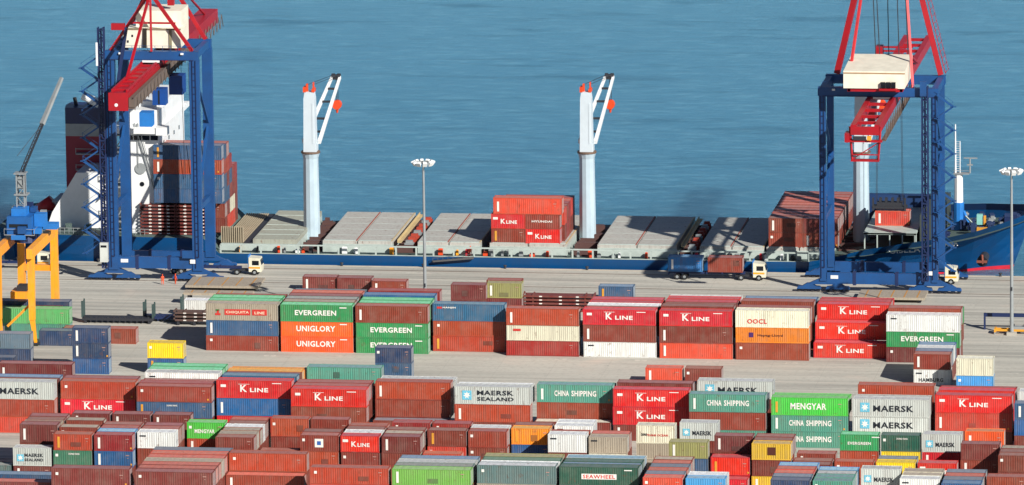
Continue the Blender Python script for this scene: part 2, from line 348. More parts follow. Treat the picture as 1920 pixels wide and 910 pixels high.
#=================================================================== SETTING
def ground_mat():
    m,n,l,b=newmat('yard_concrete'); g=N(n,'NewGeometry'); v=g.outputs['Position']
    a=noise(n,l,.02,mapping(n,l,v,(.5,2.2,1)),6,.6); bnd=noise(n,l,.25,mapping(n,l,v,(.06,1.5,1)),5,.6)
    fine=noise(n,l,1.1,v,6,.7); pt=noise(n,l,.09,v,4,.55)
    c=mix(n,l,ramp(n,l,bnd,.40,.60),(.455,.446,.395),(.31,.305,.276))
    c=mix(n,l,ramp(n,l,a,.42,.62),c,(.50,.482,.426))
    c=mix(n,l,mix(n,l,1,ramp(n,l,fine,.5,.75),(.45,)*3,'MULTIPLY'),c,(.21,.195,.175))
    c=mix(n,l,mix(n,l,1,ramp(n,l,pt,.58,.72),(.6,)*3,'MULTIPLY'),c,(.56,.47,.40))
    tr=noise(n,l,.35,mapping(n,l,v,(.03,2.2,1)),4,.5)
    c=mix(n,l,mix(n,l,1,ramp(n,l,tr,.52,.66),(.5,)*3,'MULTIPLY'),c,(.25,.235,.21))
    wl=noise(n,l,.3,mapping(n,l,v,(.025,2.6,1)),3,.5)
    c=mix(n,l,mix(n,l,1,ramp(n,l,wl,.54,.66),(.5,)*3,'MULTIPLY'),c,(.60,.56,.49))
    oil=noise(n,l,.45,mapping(n,l,v,(.7,1.3,1)),5,.7)
    c=mix(n,l,mix(n,l,1,ramp(n,l,oil,.64,.72),(.6,)*3,'MULTIPLY'),c,(.15,.14,.13))
    br=N(n,'TexBrick'); l.new(v,br.inputs['Vector']); br.inputs['Scale'].default_value=1; br.inputs['Mortar Size'].default_value=.05
    br.inputs['Brick Width'].default_value=9; br.inputs['Row Height'].default_value=4.5; br.offset=0
    c=mix(n,l,mix(n,l,1,br.outputs['Fac'],(.2,)*3,'MULTIPLY'),c,(.2,.19,.17))
    l.new(c,b.inputs['Base Color']); b.inputs['Roughness'].default_value=.9; b.inputs['Specular IOR Level'].default_value=.2
    return m
QY=75.0
g=MB(); g.v=[(-700,-1700,0),(700,-1700,0),(700,QY-1.2,0),(-700,QY-1.2,0)]; g.f=[(0,1,2,3)]
struct(g.build('ground',ground_mat()))
struct(MB().box(-700,700,QY-1.2,QY,-6,.012).build('quay_edge',plain('quay_cap_concrete',(214,204,186),.85,gain=.85)))
def sea_mat():
    m,n,l,b=newmat('sea_water'); g=N(n,'NewGeometry'); v=g.outputs['Position']
    b.inputs['Roughness'].default_value=.3; b.inputs['IOR'].default_value=1.33
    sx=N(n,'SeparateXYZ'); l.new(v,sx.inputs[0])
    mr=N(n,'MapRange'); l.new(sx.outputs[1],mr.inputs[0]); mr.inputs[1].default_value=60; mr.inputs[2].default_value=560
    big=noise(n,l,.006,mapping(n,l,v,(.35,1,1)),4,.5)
    c=mix(n,l,mr.outputs[0],(.036,.172,.295),(.115,.335,.485))          # distance haze put into the colour: paler away from the quay
    c=mix(n,l,mix(n,l,1,ramp(n,l,big,.35,.7),(.35,)*3,'MULTIPLY'),c,(.085,.285,.45))
    rp=noise(n,l,1.,mapping(n,l,v,(.16,.42,1)),6,.72); r2=noise(n,l,1.,mapping(n,l,v,(.035,.13,1)),4,.6)
    c=mix(n,l,mix(n,l,1,ramp(n,l,rp,.50,.66),(.75,)*3,'MULTIPLY'),c,(.135,.355,.50))
    c=mix(n,l,mix(n,l,1,ramp(n,l,r2,.55,.68),(.55,)*3,'MULTIPLY'),c,(.028,.14,.235))
    l.new(c,b.inputs['Base Color'])
    b.subsurface_method='BURLEY'; b.inputs['Subsurface Weight'].default_value=1.; b.inputs['Subsurface Scale'].default_value=1.
    b.inputs['Subsurface Radius'].default_value=(44,48,52)
    h1=noise(n,l,1.,mapping(n,l,v,(.16,.42,1)),6,.72)
    bp=N(n,'Bump'); bp.inputs['Strength'].default_value=.6; bp.inputs['Distance'].default_value=.9
    l.new(h1,bp.inputs['Height']); l.new(bp.outputs[0],b.inputs['Normal'])
    return m
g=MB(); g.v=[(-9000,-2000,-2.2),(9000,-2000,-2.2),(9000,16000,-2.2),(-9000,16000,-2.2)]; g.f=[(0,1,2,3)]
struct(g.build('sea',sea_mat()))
# painted marks on the concrete
mk=MB()
for px,py in ((640,668),(765,671),(905,673),(1045,674),(1195,676),(1330,679),(1478,681),(1625,683),(500,667)):
    p=U(px,py); 
    for d in (0,1.1): mk.box(p.x+d-.45,p.x+d+.45,p.y-.55,p.y+.55,0,.006)
for px,py,wx,wy in ((1810,572,3.2,.9),(780,512,5,.5),(300,590,1.6,.8),(1840,640,5,.25),(1870,700,7,.3)):
    p=U(px,py); mk.box(p.x-wx/2,p.x+wx/2,p.y-wy/2,p.y+wy/2,0,.006)
for y_ in (-40.2,-12.5): mk.box(-300,300,y_-.06,y_+.06,0,.005)
struct(mk.build('road_markings',plain('worn_road_paint',(222,218,206),.8,var=.5)))
rl=MB()
for y_ in (58.5,71.): rl.box(-400,400,y_-.07,y_+.07,0,.05); 
struct(rl.build('crane_rails',plain('rail_steel',(120,100,88),.5,.3)))
#=================================================================== CONTAINER YARD
P=2.6
# far block, the three-high row behind the central road
AX=[-50.84,-38.17,-25.39,-12.77,0,12.94,25.74,38.51,51.2,63.64]
A={0:{0:'beH.CQ na ru',1:'gr naH ma',2:'grH br br',3:'ru br na'},
 1:{0:'grH.E un.UG un.UG',1:'brH/be br ma',2:'tgH br ru',3:'maH br br',4:'og/sa br brH',5:'sl na ru'},
 2:{0:'ruH gr.E gr.E',1:'grH gr br',2:'grH/gr ru br',3:'blH ru brH',5:'drH ru br'},
 3:{1:'stH.HJ og og'},
 4:{0:'ogH cr.RS dr',1:'br br'},
 5:{0:'kl.K brH wh',1:'br ru na',2:'wh br br',3:'kl br ru',4:'ru/kl br ma'},
 6:{0:'kl.K brH sa',1:'brH ruH br',2:'br ruH br',3:'ru/kl brH br',4:'kl brH br',5:'wh br ru'},
 7:{0:'crH.OO am.AP ruH',1:'ruH brH br',3:'ruH brH br',4:'na/lb br ru',5:'na/lb br ru'},
 8:{1:'kl.K',2:'klH.K kl.K',3:'kl.K klH br',4:'ru/kl brH br',5:'kl br br'},
 9:{0:'whH gr.E ma',1:'ruH brH brH',2:'gr brH br'}}
block('far yard block','containers in the far yard block',AX,0,P,A,L40,seed=3)
# middle block
BX=[-75.7,-62.96,-50.11,-37.55,-25.02,-12.2,1.0,13.9,26.5,39.06,52.17,65.08,77.9,90.75]
B={0:{0:'gyH.M ogH sa',1:'ma/br brH br',2:'na/lb brH br',6:'maH br br'},
 1:{1:'ogH kl.K br',2:'maH br br'},
 2:{0:'ru na.SM brH',1:'drH ru br',2:'ma br br',3:'whH/gy brH brH',4:'grH brH brH',5:'grH brH brH'},
 3:{1:'klH.K blH klH.K',3:'stH brH br',4:'br brH br',5:'am brH br',6:'am br br'},
 4:{0:'klH.K ru br',1:'ru brH br',2:'dr/ru brH br',6:'te brH ruH'},
 5:{1:'br/sl',2:'ogH ruH br',3:'gy br br',4:'wh/gy br br'},
 6:{1:'gyH.MS ogH br',2:'whH br br'},
 7:{1:'brH/cr',2:'teH.CS ruH br',3:'te/st br br'},
 8:{1:'klH.K klH.K br',3:'maH brH br',4:'ma br br'},
 9:{0:'teH.CS ruH te',1:'sl br br',4:'gyH.M brH br'},
 10:{0:'liH.MG te.CS te.CS',1:'li br br'},
 11:{0:'gyH.M gy.M gy',1:'gy br br',3:'ogH brH brH'},
 12:{1:'klH.K saH br',3:'klH kl br',4:'dr br br'},
 13:{0:'na.SM bl.WL br',3:'whH br br'}}
block('middle yard block','containers in the middle yard block',BX,-67.3,P,B,L40,seed=5)
# short (twenty-foot) block
CX=[-69.5+6.44*i for i in range(26)]
C={0:{0:'tg',1:'br'},
 1:{0:'gyH.MS ma',2:'maH br br',3:'be/br br br',4:'br br br',5:'ma br br'},
 2:{0:'og mg.SM br',1:'wh/gy br',2:'br/be br br',4:'br/be ru br',6:'ma br ru'},
 3:{0:'dr bl br',1:'sk br br',2:'ru br br',3:'br br br',6:'ma br br'},
 4:{1:'wh ru br',2:'ru br br',3:'ma br br',6:'ma br br'},
 5:{4:'li.MG og br'},
 6:{0:'br ru br',1:'be br br',2:'ru/be br br',3:'wh br br',4:'br br br',5:'ru/sa br br'},
 7:{0:'br wh/wh',5:'ogH br br',1:'br/og br'},
 8:{1:'ru.BS og/og br',2:'br br br',5:'ruH br br'},
 9:{1:'kl.K br/be br',2:'wh br br',3:'br br br',4:'og br br'},
 10:{1:'ma br/ol br',2:'br/be br br',3:'br br br',5:'dr br br'},
 11:{1:'sa br',3:'br sa br',5:'dr br br'},
 12:{3:'ru br br',4:'wh og br'},
 13:{4:'am bl ru',5:'br ma br'},
 14:{2:'whH br br',3:'og br br',5:'wh br br',6:'wh br br'},
 15:{1:'cr br',2:'be br br',3:'ru/sa br br'},
 16:{4:'be',5:'crH.RT be br'},
 17:{1:'ol na br',6:'gyH.M br br'},
 18:{0:'kl',1:'klH br',3:'ma br br'},
 19:{1:'yo.DK br yo',2:'br ru br',3:'br br br'},
 20:{0:'br wh/wh',1:'br br/be',3:'ru ru/ru'},
 21:{1:'og ru/og',4:'gr.E og br'},
 22:{1:'ye br',2:'sl br',4:'dg.SM ye br'},
 23:{1:'kl.K kl',4:'gyH.M kl br'},
 24:{2:'ma ru ye',5:'unH ru br'},
 25:{-1:'br br br',0:'br br br',1:'br/be br ru'}}
block('short-container block','twenty-foot containers in the short block',CX,-103,P,C,L20,seed=9,bayno=1)
# near block, long containers
DX=[-64.8,-51.9,-39.0,-26.6,-12.6,.1,12.9,25.6]
D={0:{1:'ma/sa br',3:'na/lb br'},
 1:{0:'maH ru br'},
 2:{0:'ma br br',1:'ma/sa br br',2:'ru/sa br br',3:'be br br',4:'ru/sa br br',5:'sa br br',6:'sl br br'},
 3:{4:'ru/sa ru',5:'ogH ru br'},
 4:{1:'sa/sa br',2:'og sa br'},
 5:{2:'wg na br',3:'tg br br',4:'gy br br',5:'sl/lb br br'},
 6:{3:'tgH/wh be br',4:'wh br br',5:'dg/mg br br',6:'ol br br'},
 7:{3:'dgH.SW tg br',4:'dg/lb br br',5:'dg br br',6:'gy/sk br br'}}
block('near yard block','long containers in the near yard block',DX,-128.6,P,D,L40,seed=12)
EX=[39.2+6.5*i for i in range(9)]
Ee={0:{1:'sa ru br',2:'sl br br',3:'og/sa br br',4:'sl br br',5:'ru/sa br br',6:'br/be br br'},
 1:{1:'sk br br',2:'wh br br'},
 2:{1:'yo br'},
 3:{1:'dn.RD ru br',2:'sl br br',3:'sa br br',4:'ru/sa br br',5:'sk br br'},
 4:{1:'te br br',2:'te br br',3:'tg/gy br br',4:'sk br br'},
 5:{4:'gyH.M gy br'},
 6:{2:'wh be br',3:'cr/be be br',4:'be br br'},
 7:{1:'bl.WL be br',2:'sl br br',3:'ru/sa br br',4:'sl br br'},
 8:{1:'ye br',3:'ru br br'}}
block('near short-container block','twenty-foot containers in the near block',EX,-128.6,P,Ee,L20,seed=14)
# single containers on the roads
rng=random.Random(4)
def at20(px,py,z,H=S_,L=L20,n=1): p=U(px,py,z); return p.x+L/2,p.y+W_/2
def road(px,py,tiers,label_place,L=L20,grp='containers standing on the yard roads',Y=None):
    ts=parse(tiers); tot=sum(t[1] for t in ts); p=U(px,py,tot)
    if Y is not None: x_,z_=UY(px,py,Y); p=Vector((x_,Y,z_))
    z=0
    for t,(c,H,lg,rf) in enumerate(ts):
        tn='' if len(ts)==1 else (' on top' if t==len(ts)-1 else ' at the bottom' if t==0 else ' in the middle')
        container(p.x+L/2,p.y+W_/2,z,L,H,c,rf,lg,'%s container%s, %s'%(PAL[c][1],tn,label_place),grp,rng); z+=H+.004
    return p
road(703,652,'dn na','of the lone stack before the white-lettered green ones')
p=road(1713,664,'ru wh.RL','of the short stack near the right light mast',Y=None)
for k,t in ((1,'na br'),(2,'wh br'),(3,'bl br')):
    z=0
    for (c,H,lg,rf) in parse(t):
        container(p.x+L20/2,p.y+W_/2+k*2.62,z,L20,H,c,rf,lg,'%s container %s, %s row back in the short right-hand road stack'%(PAL[c][1],'on top' if z>0 else 'at the bottom',ORD[k+1]),'containers standing on the yard roads',rng); z+=H
road(1793,672,'crH sk','of the pair standing alone at far right')
road(135,615,'dn dn bl','of the lone blue stack at left')
road(276,643,'ye bl','of the lone pair beside the long shadow at left')
road(118,611,'ru','standing behind the lone blue stack at left',Y=4)
road(188,612,'ru','right of the one behind the blue stack',Y=4)
road(1210,690,'sa','standing alone on the road behind the middle block')
road(1284,691,'br','right of the salmon-red one on the road')
road(487,679,'sl','hidden low behind the amber roof on the road',Y=-36)
road(562,675,'dn','low behind the sea-green one on the road',Y=-36)
road(0-78,618,'sl dn','cut by the left edge before the yellow crane',L=L40,Y=-14)
road(-40,650,'dn','standing lowest at the left edge',Y=-21)
# far side, by the quay road
road(567,519,'ma','leftmost of the quay-side maroon trio'); road(632,521,'ma','middle of the quay-side maroon trio'); road(697,527,'ru','rightmost of the quay-side trio')
road(845,534,'ma ma','of the left stack behind the steel-blue one'); road(912,531,'ol ma','of the right stack behind the steel-blue one')
road(912,526,'ru ma','behind the olive one by the quay road')
road(1122,537,'na/lb','standing alone by the quay road')
# left group behind the lone stack
road(-3,579,'lg te','under the yellow crane at far left',L=L40,Y=7)
road(-3,566,'dnH naH','dark and low behind the lime-green one at far left',L=L40,Y=10.3)
road(52,584,'ma te','behind the lime-green one under the yellow crane',L=L20,Y=10)
road(73,617,'dn','before the sea-green ones at left',Y=1.5)
# left neighbour of the far block: white box on folded flat racks
def flatrack(x,y,z,L,n,mat,label,name='flat_rack_stack',grp='stacks of folded flat racks'):
    o=empty(name,(x,y,z),label,'flat racks',grp)
    for k in range(n):
        b=MB(); zz=k*.62
        b.box(-L/2,L/2,-1.2,-.98,zz,zz+.3); b.box(-L/2,L/2,.98,1.2,zz,zz+.3); b.box(-L/2+.3,L/2-.3,-.97,.97,zz+.22,zz+.28)
        for s in (-1,1):
            b.box(s*L/2-.25,s*L/2+.0,-1.19,1.19,zz+.3,zz+.55); b.box(s*(L/2-1.6)-.12,s*(L/2-1.6)+.12,-1.1,1.1,zz+.3,zz+.5)
        for j in range(int(L/1.6)): b.box(-L/2+.8+j*1.6,-L/2+.95+j*1.6,-1.17,1.17,zz+.02,zz+.2)
        b.build('flat_rack',mat,o)
    q=MB()
    for k in range(n):
        for fx in (.22,.5,.74): q.box(-L/2+fx*L,-L/2+fx*L+.5,-1.225,-1.205,k*.62+.06,k*.62+.24)
    q.build('marking',WHITE,o)
    return o
p=U(1046,578,0); flatrack(U(987,577,0).x+L40/2,U(987,577,0).y-2,0,L40,5,M('ma'),'bundle of five maroon folded flat racks behind the orange-brown container')
q=U(345,590,0)
flatrack(-56.6,21.5,.75,6.6,3,plain('old_brown_steel',(104,80,72),.8),'brown folded flat racks on low trestles left of the red-panelled beige container')
o=bpy.data.objects['flat_rack_stack.001']
lg=MB()
for sx in (-2.8,0,2.8): lg.box(sx-.2,sx+.2,-1.1,1.1,-.75,0)
lg.build('trestle',DARK,o)
q=U(344,563,2.9)
container(q.x+L20/2,q.y+W_/2,0,L20,H_,'wh',None,None,'white container peeping out left of the red-panelled beige one','containers standing on the yard roads',rng)
def cradle(px,py,L,Wd,z,label,n=1):
    """a lifted-off hatch cover parked on the quay"""
    p=U(px,py,z); o=empty('hatch_cover',(p.x+L/2,p.y+Wd/2,0),label,'hatch cover','hatch covers parked on the quay')
    for i in range(n):
        b=MB(); z1=z-i*.9
        b.box(-L/2,L/2,-Wd/2,Wd/2,z1-.12,z1)
        for s in (-1,1):
            b.box(-L/2,L/2,s*(Wd/2-.08)-.06,s*(Wd/2-.08)+.06,z1-.42,z1-.12); b.box(s*(L/2-.08)-.06,s*(L/2-.08)+.06,-Wd/2+.15,Wd/2-.15,z1-.42,z1-.12)
        b.build('panel',M('be','body'),o)
    q=MB()
    for i in range(-2,3): q.box(i*L/5.2-.12,i*L/5.2+.12,-Wd/2+.3,Wd/2-.3,z,z+.02)
    q.build('marking',plain('rusty_yellow',(206,150,80),.7),o)
    lg=MB()
    for sx in (-.42,0,.42):
        for sy in (-.4,.4): lg.box(sx*L-.2,sx*L+.2,sy*Wd-.2,sy*Wd+.2,0,z-.42)
    lg.build('support',DARK,o)
    return o
cradle(347,535,12.8,7.8,1.0,'wide beige hatch cover lying beyond the pale green roofs at left')
cradle(1607,557,11.6,6.6,1.0,'beige hatch cover with rusty stripes by the right gantry crane')
cradle(343,549,12,2.6,2.2,'narrow beige hatch cover beside the pale green roofs')
#=================================================================== SHIP
NY,FY=76.6,108.6; CYs=(NY+FY)/2; DZ=1.5; CZ=3.6
ship=empty('container_ship',(-10,CYs,-2.2),'blue-hulled container ship with three deck cranes moored along the quay','ship')
def rel(mb): # move world coords into the ship's own frame
    mb.v=[(a+10,b-CYs,c+2.2) for a,b,c in mb.v]; return mb
def part(mb,name,mat,parent=None,smooth=False):
    o=rel(mb).build(name,mat,parent or ship,smooth=smooth); return o
hb=(FY-NY)/2
ST=[ # X, half-breadth deck, half-breadth waterline, deck z
 (-103,10,5,4.6),(-100,13.6,10,4.5),(-95,15.6,14.5,4.4),(-86,hb,15.8,4.3),(-65,hb,hb,4.1),(-62.2,hb,hb,DZ),(-40,hb,hb,DZ),(20,hb,hb,DZ),(42,hb,hb-.3,DZ+.1),(46,hb,hb-1.2,2.3),
 (52,hb-.1,hb-3.6,3.9),(59,hb-.8,hb-6.8,5.0),(66,hb-2.8,4.9,5.7),(71,10.4,2.6,6.4),(75,6.6,.9,7.1),(78,3.4,.35,7.7),(80.4,.35,.1,8.3)]
def hullsec(st):
    X,bd,bw,zd=st; fl=0 if X<46 else (X-46)/34.
    pts=[]
    for t in (0,.155,.3,.55,.8,1.):
        z=-3.2+(zd+3.2)*t; b_=bw+(bd-bw)*(t**1.6)
        x=X-(1-t)*4.2*max(0,(X-60)/20.) if X>60 else X
        pts.append((x,b_,z))
    return pts
h=MB(); secs=[hullsec(s) for s in ST]; n_=6
for sec in secs:
    for sgn in (-1,1):
        for (x,b_,z) in sec: h.v.append((x,CYs+sgn*b_,z))
for i in range(len(secs)-1):
    for sd in (0,1):
        for k in range(n_-1):
            a=i*12+sd*6+k; b_=a+12; h.f.append((a,b_,b_+1,a+1))
h.f.append(tuple([k for k in range(6)]+[11-k for k in range(6)]))
hull=part(h,'hull',HULL)
dk=MB()
for i in range(len(ST)-1):
    a,b_=ST[i],ST[i+1]; j=len(dk.v); lo=.0 if a[0]<46 else .9
    za,zb=a[3]-.05-(1.1 if a[0]>=52 else 0),b_[3]-.05-(1.1 if b_[0]>=52 else 0)
    dk.v+=[(a[0],CYs-a[1]+.05,za),(b_[0],CYs-b_[1]+.05,zb),(b_[0],CYs+b_[1]-.05,zb),(a[0],CYs+a[1]-.05,za)]; dk.f.append((j,j+1,j+2,j+3))
part(dk,'deck',TGREY)
# red boot topping at the bow
bt=MB()
for i in range(len(ST)-6,len(ST)-1):
    for sg in (-1,):
        j=len(bt.v)
        for st in (ST[i],ST[i+1]):
            s0=hullsec(st)
            for (x,b_,z) in (s0[0],s0[1]): bt.v.append((x+ (.03 if st[0]>78 else 0),CYs+sg*(b_+.05),z))
        bt.f.append((j,j+2,j+3,j+1))
part(bt,'boot_topping',HRED,hull)
# bow lettering and anchor
def hulltext(t,px0,px1,py,hgt,shear=0):
    x0,_=UY(px0,py,NY+1.5); x1,z=UY(px1,py,NY+1.5)
    return x0,x1,z
for t,px0,px1,py in (('GISELA',1667,1728,477),('LAMA',1763,1797,470)):
    x0,x1,z=hulltext(t,px0,px1,py,1)
    me=textmesh(t,round(x1-x0,2),.95); o=inst('lettering',me,WHITE,hull,(x0+10,0,z+2.2))
    # lay it on the flare
    def hw(X,Z):
        for i in range(len(ST)-1):
            if ST[i][0]<=X<=ST[i+1][0]:
                f=(X-ST[i][0])/(ST[i+1][0]-ST[i][0]); bd=ST[i][1]*(1-f)+ST[i+1][1]*f; bw=ST[i][2]*(1-f)+ST[i+1][2]*f; zd=ST[i][3]*(1-f)+ST[i+1][3]*f
                tt=max(0,min(1,(Z+3.2)/(zd+3.2))); return bw+(bd-bw)*tt**1.6
        return hb
    X=(x0+x1)/2; o.location.y=-hw(X,z+.5)-.12; dyx=(hw(x1,z+.5)-hw(x0,z+.5))/(x1-x0)
    o.rotation_euler.z=math.atan(-dyx); o.location.y=-hw(x0,z+.5)-.15; o.rotation_euler.x=-R_(12)
ax,az=UY(1843,478,NY+8)
an=MB().tube((ax,CYs-9.6,az-.9),(ax+.3,CYs-7.2,az-.3),1.0,.8,12); part(an,'hawse_pipe',DARK)
an=MB().beam((ax,CYs-10.1,az+.4),(ax+.1,CYs-10.2,az-1.2),.35).beam((ax-.9,CYs-10.2,az-.8),(ax+.9,CYs-10.2,az-.8),.4); part(an,'anchor',plain('rusty_anchor',(150,80,60),.8))
# side gallery with stanchions
rg=MB(); rg.box(-62,44,NY+.15,NY+.45,3.0,3.22); rg.box(-62,44,NY+.15,NY+.3,DZ+.0,DZ+.12)
x=-62.
while x<44.1: rg.box(x-.14,x+.14,NY+.18,NY+.5,DZ,3.0); x+=3.05 if int(x)%2 else 3.6
part(rg,'side_rail',RAILG)
x=-61
rr=random.Random(2)
while x<43:
    if rr.random()<.6:
        w0=rr.uniform(.3,.9); h0=rr.uniform(.5,1.2)
        part(MB().box(x,x+w0,NY+1.4,NY+2.0,DZ,DZ+h0).box(x+.08,x+w0-.08,NY+1.5,NY+1.9,DZ+h0,DZ+h0+.12),'deck_locker',rr.choice([STEEL,SHW,STEEL,DARK,ORG,YEL,HRED]))
    x+=rr.uniform(.8,2.2)
# coaming and hatch covers
cm=MB()
def X79(px): return UY(px,456,79.)[0]
segs=[(605,735,'c'),(783,900,'c'),(918,1062,'s'),(1120,1268,'c'),(1312,1432,'c'),(1437,1560,'s')]
for a,b_,_ in segs: cm.box(X79(a),X79(b_),79,106.6,DZ-.4,CZ-.55)
cm.box(X79(415),X79(556),79,106.6,DZ-.4,CZ-.75)
part(cm,'hatch_coaming',RAILG)
redl=plain('red_brown_deck_stripe',(176,84,66),.7); yl=plain('cream_deck_stripe',(214,190,140),.7)
for a,b_,t in segs:
    xa,xb=X79(a),X79(b_); mid=(xa+xb)/2
    for q,(u,v) in enumerate(((xa,mid-.1),(mid+.1,xb))):
        c=MB(); c.box(u,v,79.2,106.4,CZ-.55,CZ)
        cv=part(c,'hatch_cover',COVER)
        s=MB(); nn=5
        for i in range(1,nn): yy=79.2+i*27.2/nn; s.box(u+.3,v-.3,yy-.05,yy+.05,CZ,CZ+.03)
        s.box(u+.2,v-.2,79.3,79.6,CZ,CZ+.12); part(s,'cover_rib',RAILG,cv)
        s=MB(); s.box(v-.22,v-.02,79.3,106.3,CZ,CZ+.05); part(s,'stripe',redl if q==0 else yl,cv)
REDD=plain('red_brown_locker',(190,74,52),.6)
DGR=plain('dark_gear',(96,66,62),.7)
# cross-deck lanes between the hatches
ln=MB(); r3=random.Random(8)
for a,b_ in ((738,780),(902,916),(1066,1118),(1270,1310),(1562,1640),(560,602)):
    xa,xb=X79(a)+.3,X79(b_)-.3
    ln=MB().box(xa,xb,79.6,106,DZ,DZ+.12)
    for i in range(16):
        y_=80+i*1.6; ln.box(xa+r3.uniform(0,.4),xa+r3.uniform(.6,max(.7,xb-xa)),y_,y_+r3.uniform(.3,1.),DZ+.05,DZ+r3.uniform(.5,1.6))
    part(ln,'cross_deck_gear',DGR)
for a,b_ in ((738,780),(1270,1310)):
    xa,xb=X79(a)+.3,X79(b_)-.3
    part(MB().box(xa+.2,xa+.9,80,106,DZ+1.7,DZ+1.9).box(xa+.2,xa+.3,80,106,DZ+1.9,DZ+2.3),'walkway',yl)
    for i in range(8):
        y_=81+i*3.1; part(MB().box(xa+1.3,xb-.5,y_,y_+1.2,DZ,DZ+1.5).box(xa+1.5,xb-.7,y_+.2,y_+1.,DZ+1.5,DZ+1.9),'lashing_locker',REDD if i%3 else STEEL)
# aft open hatch: ribbed bulkhead, dark plate painting in the open hold's shade, grey cover
a0,a1,a2,a3=X79(415),X79(455),X79(474),X79(556)
c=MB(); 
for i in range(11): x=a0+(a1-a0)*i/10; c.box(x-.08,x+.08,79.4,79.8,CZ-.7,CZ+2.2); c.box(x-.08,x+.08,79.8,106,CZ-.7,CZ-.4)
c.box(a0,a1,79.9,80.1,CZ-.7,CZ+1.9)
part(c,'ribbed_bulkhead',plain('beige_rib_paint',(186,172,146),.7))
c=MB().box(a1+.1,a2-.1,79.2,106.4,CZ-.74,CZ-.6); part(c,'hold_shade_plate',DARK)
c=MB().box(a2,a3,79.2,106.4,CZ-.74,CZ+.05); cv=part(c,'hatch_cover',paint('green_grey_cover',(168,174,160),.6,.1,.6,var=0,gain=.85))
c=MB(); 
for i in range(1,6): c.box(a2+.2,a3-.2,79.2+i*4.5-.06,79.2+i*4.5+.06,CZ+.05,CZ+.12)
part(c,'cover_rib',RAILG,cv)
# gangway on the side
gx0,gz0=UY(812,490,NY-.5); gx1,gz1=UY(888,484,NY-.5)
c=MB().beam((gx0,NY-.5,gz0),(gx1,NY-.5,gz1),.8,.25); c.beam((gx0,NY-.85,gz0+.6),(gx1,NY-.85,gz1+.8),.07)
for i in range(9): t=i/8; c.beam((gx0+(gx1-gx0)*t,NY-.85,gz0+(gz1-gz0)*t),(gx0+(gx1-gx0)*t,NY-.85,gz0+.6+(gz1-gz0)*t),.06)
part(c,'gangway',plain('gangway_grey',(110,110,112),.5,.3))
# deck cranes
def deckcrane(px,stow=True,big=1.0):
    Yc=92.; X=UY(px,440,Yc)[0]; z1=UY(px,284,Yc)[1]; z2=UY(px-4,172,Yc)[1]
    c=MB().tube((X,Yc,DZ),(X,Yc,z1-1.2),1.5,1.36,12); c.tube((X,Yc,z1-1.2),(X,Yc,z1-.25),1.36,1.62,12); cr=part(c,'deck_crane',PED)
    c=MB().tube((X,Yc,z1-.25),(X,Yc,z1+.05),1.72,1.72,20); part(c,'slewing_ring',plain('brown_ring',(120,96,80),.6),cr)
    c=MB(); i=0
    c.prism([(-1.12,0),(1.12,0),(.98,z2-z1-1.2),(.78,z2-z1),(-.78,z2-z1),(-.98,z2-z1-1.2)],1,-1.0,1.0); c.box(-1.2,1.2,-.9,1.25,0,1.3); c.box(.5,.8,-1.06,-1.0,1.5,z2-z1-2)
    c.v=[(a+X,b+Yc,d+z1+.05) for a,b,d in c.v]; part(c,'crane_house',plain('crane_house_paint',(208,220,228),.45,var=.12,scale=.5,gain=.9),cr)
    c=MB().box(X-1.05,X-.55,Yc-1,Yc+1,z2,z2+.9).box(X+.5,X+.95,Yc-1,Yc+1,z2,z2+.6).box(X-.6,X-.3,Yc-.4,Yc+.4,z2+.0,z2+1.4).box(X+.62,X+.82,Yc-.4,Yc+.4,z2+.6,z2+1.7)
    part(c,'winch_head',ORG,cr)
    hz=z1+1.5; hd=Vector((X+1.45,Yc+20,hz+8.4))
    c=MB()
    a1_=Vector((X+1.4,Yc+1.0,hz)); b1=hd+Vector((.72,0,0)); a2_=Vector((X-1.4,Yc+1.0,hz)); b2=hd+Vector((-.72,0,0))
    c.beam(a1_,b1,.5,.8,.4,.5); c.beam(a2_,b2,.5,.8,.4,.5)
    part(c,'jib',SHW,cr)
    c=MB()
    for t in (.16,.36,.62,.82): c.beam(a1_.lerp(b1,t),a2_.lerp(b2,t),.45,.35)
    c.beam(b1,b2,.7,.9); c.tube(hd+Vector((-.8,.1,.1)),hd+Vector((-.2,.1,.1)),.55,n=10); c.tube(hd+Vector((.2,.1,.1)),hd+Vector((.8,.1,.1)),.55,n=10)
    part(c,'jib_brace',DARK,cr)
    c=MB()
    for s in (-.5,.5): c.tube((X+s,Yc,z2+1.2),tuple(hd+Vector((s,0,.4))),.05,n=5)
    c.tube(tuple(hd),tuple(hd-Vector((0,0,4.2))),.06,n=5); c.tube(tuple(hd+Vector((.3,0,0))),tuple(hd+Vector((.3,0,-4.2))),.06,n=5)
    part(c,'hoist_rope',DARK,cr)
    hk=hd-Vector((-.1,0,5.0)); c=MB().tube(hk+Vector((0,-.55,0)),hk+Vector((0,.55,0)),.85,n=12).tube(hk+Vector((0,0,-.8)),hk+Vector((0,0,-1.5)),.3,.15,8); part(c,'hook_block',ORG,cr)
    c=MB().box(X-.35,X+.35,Yc-1.36,Yc-1.25,DZ+.4,DZ+2.4); part(c,'door',DARK,cr)
    c=MB(); 
    for s in (-.25,.25): c.beam((X+1.35,Yc+s,DZ),(X+1.28,Yc+s,z1-1),.06)
    k=DZ
    while k<z1-1.2: c.beam((X+1.34,Yc-.25,k),(X+1.34,Yc+.25,k),.05); k+=.5
    part(c,'ladder',STEEL,cr)
    return cr
deckcrane(585); deckcrane(1102); deckcrane(1615)
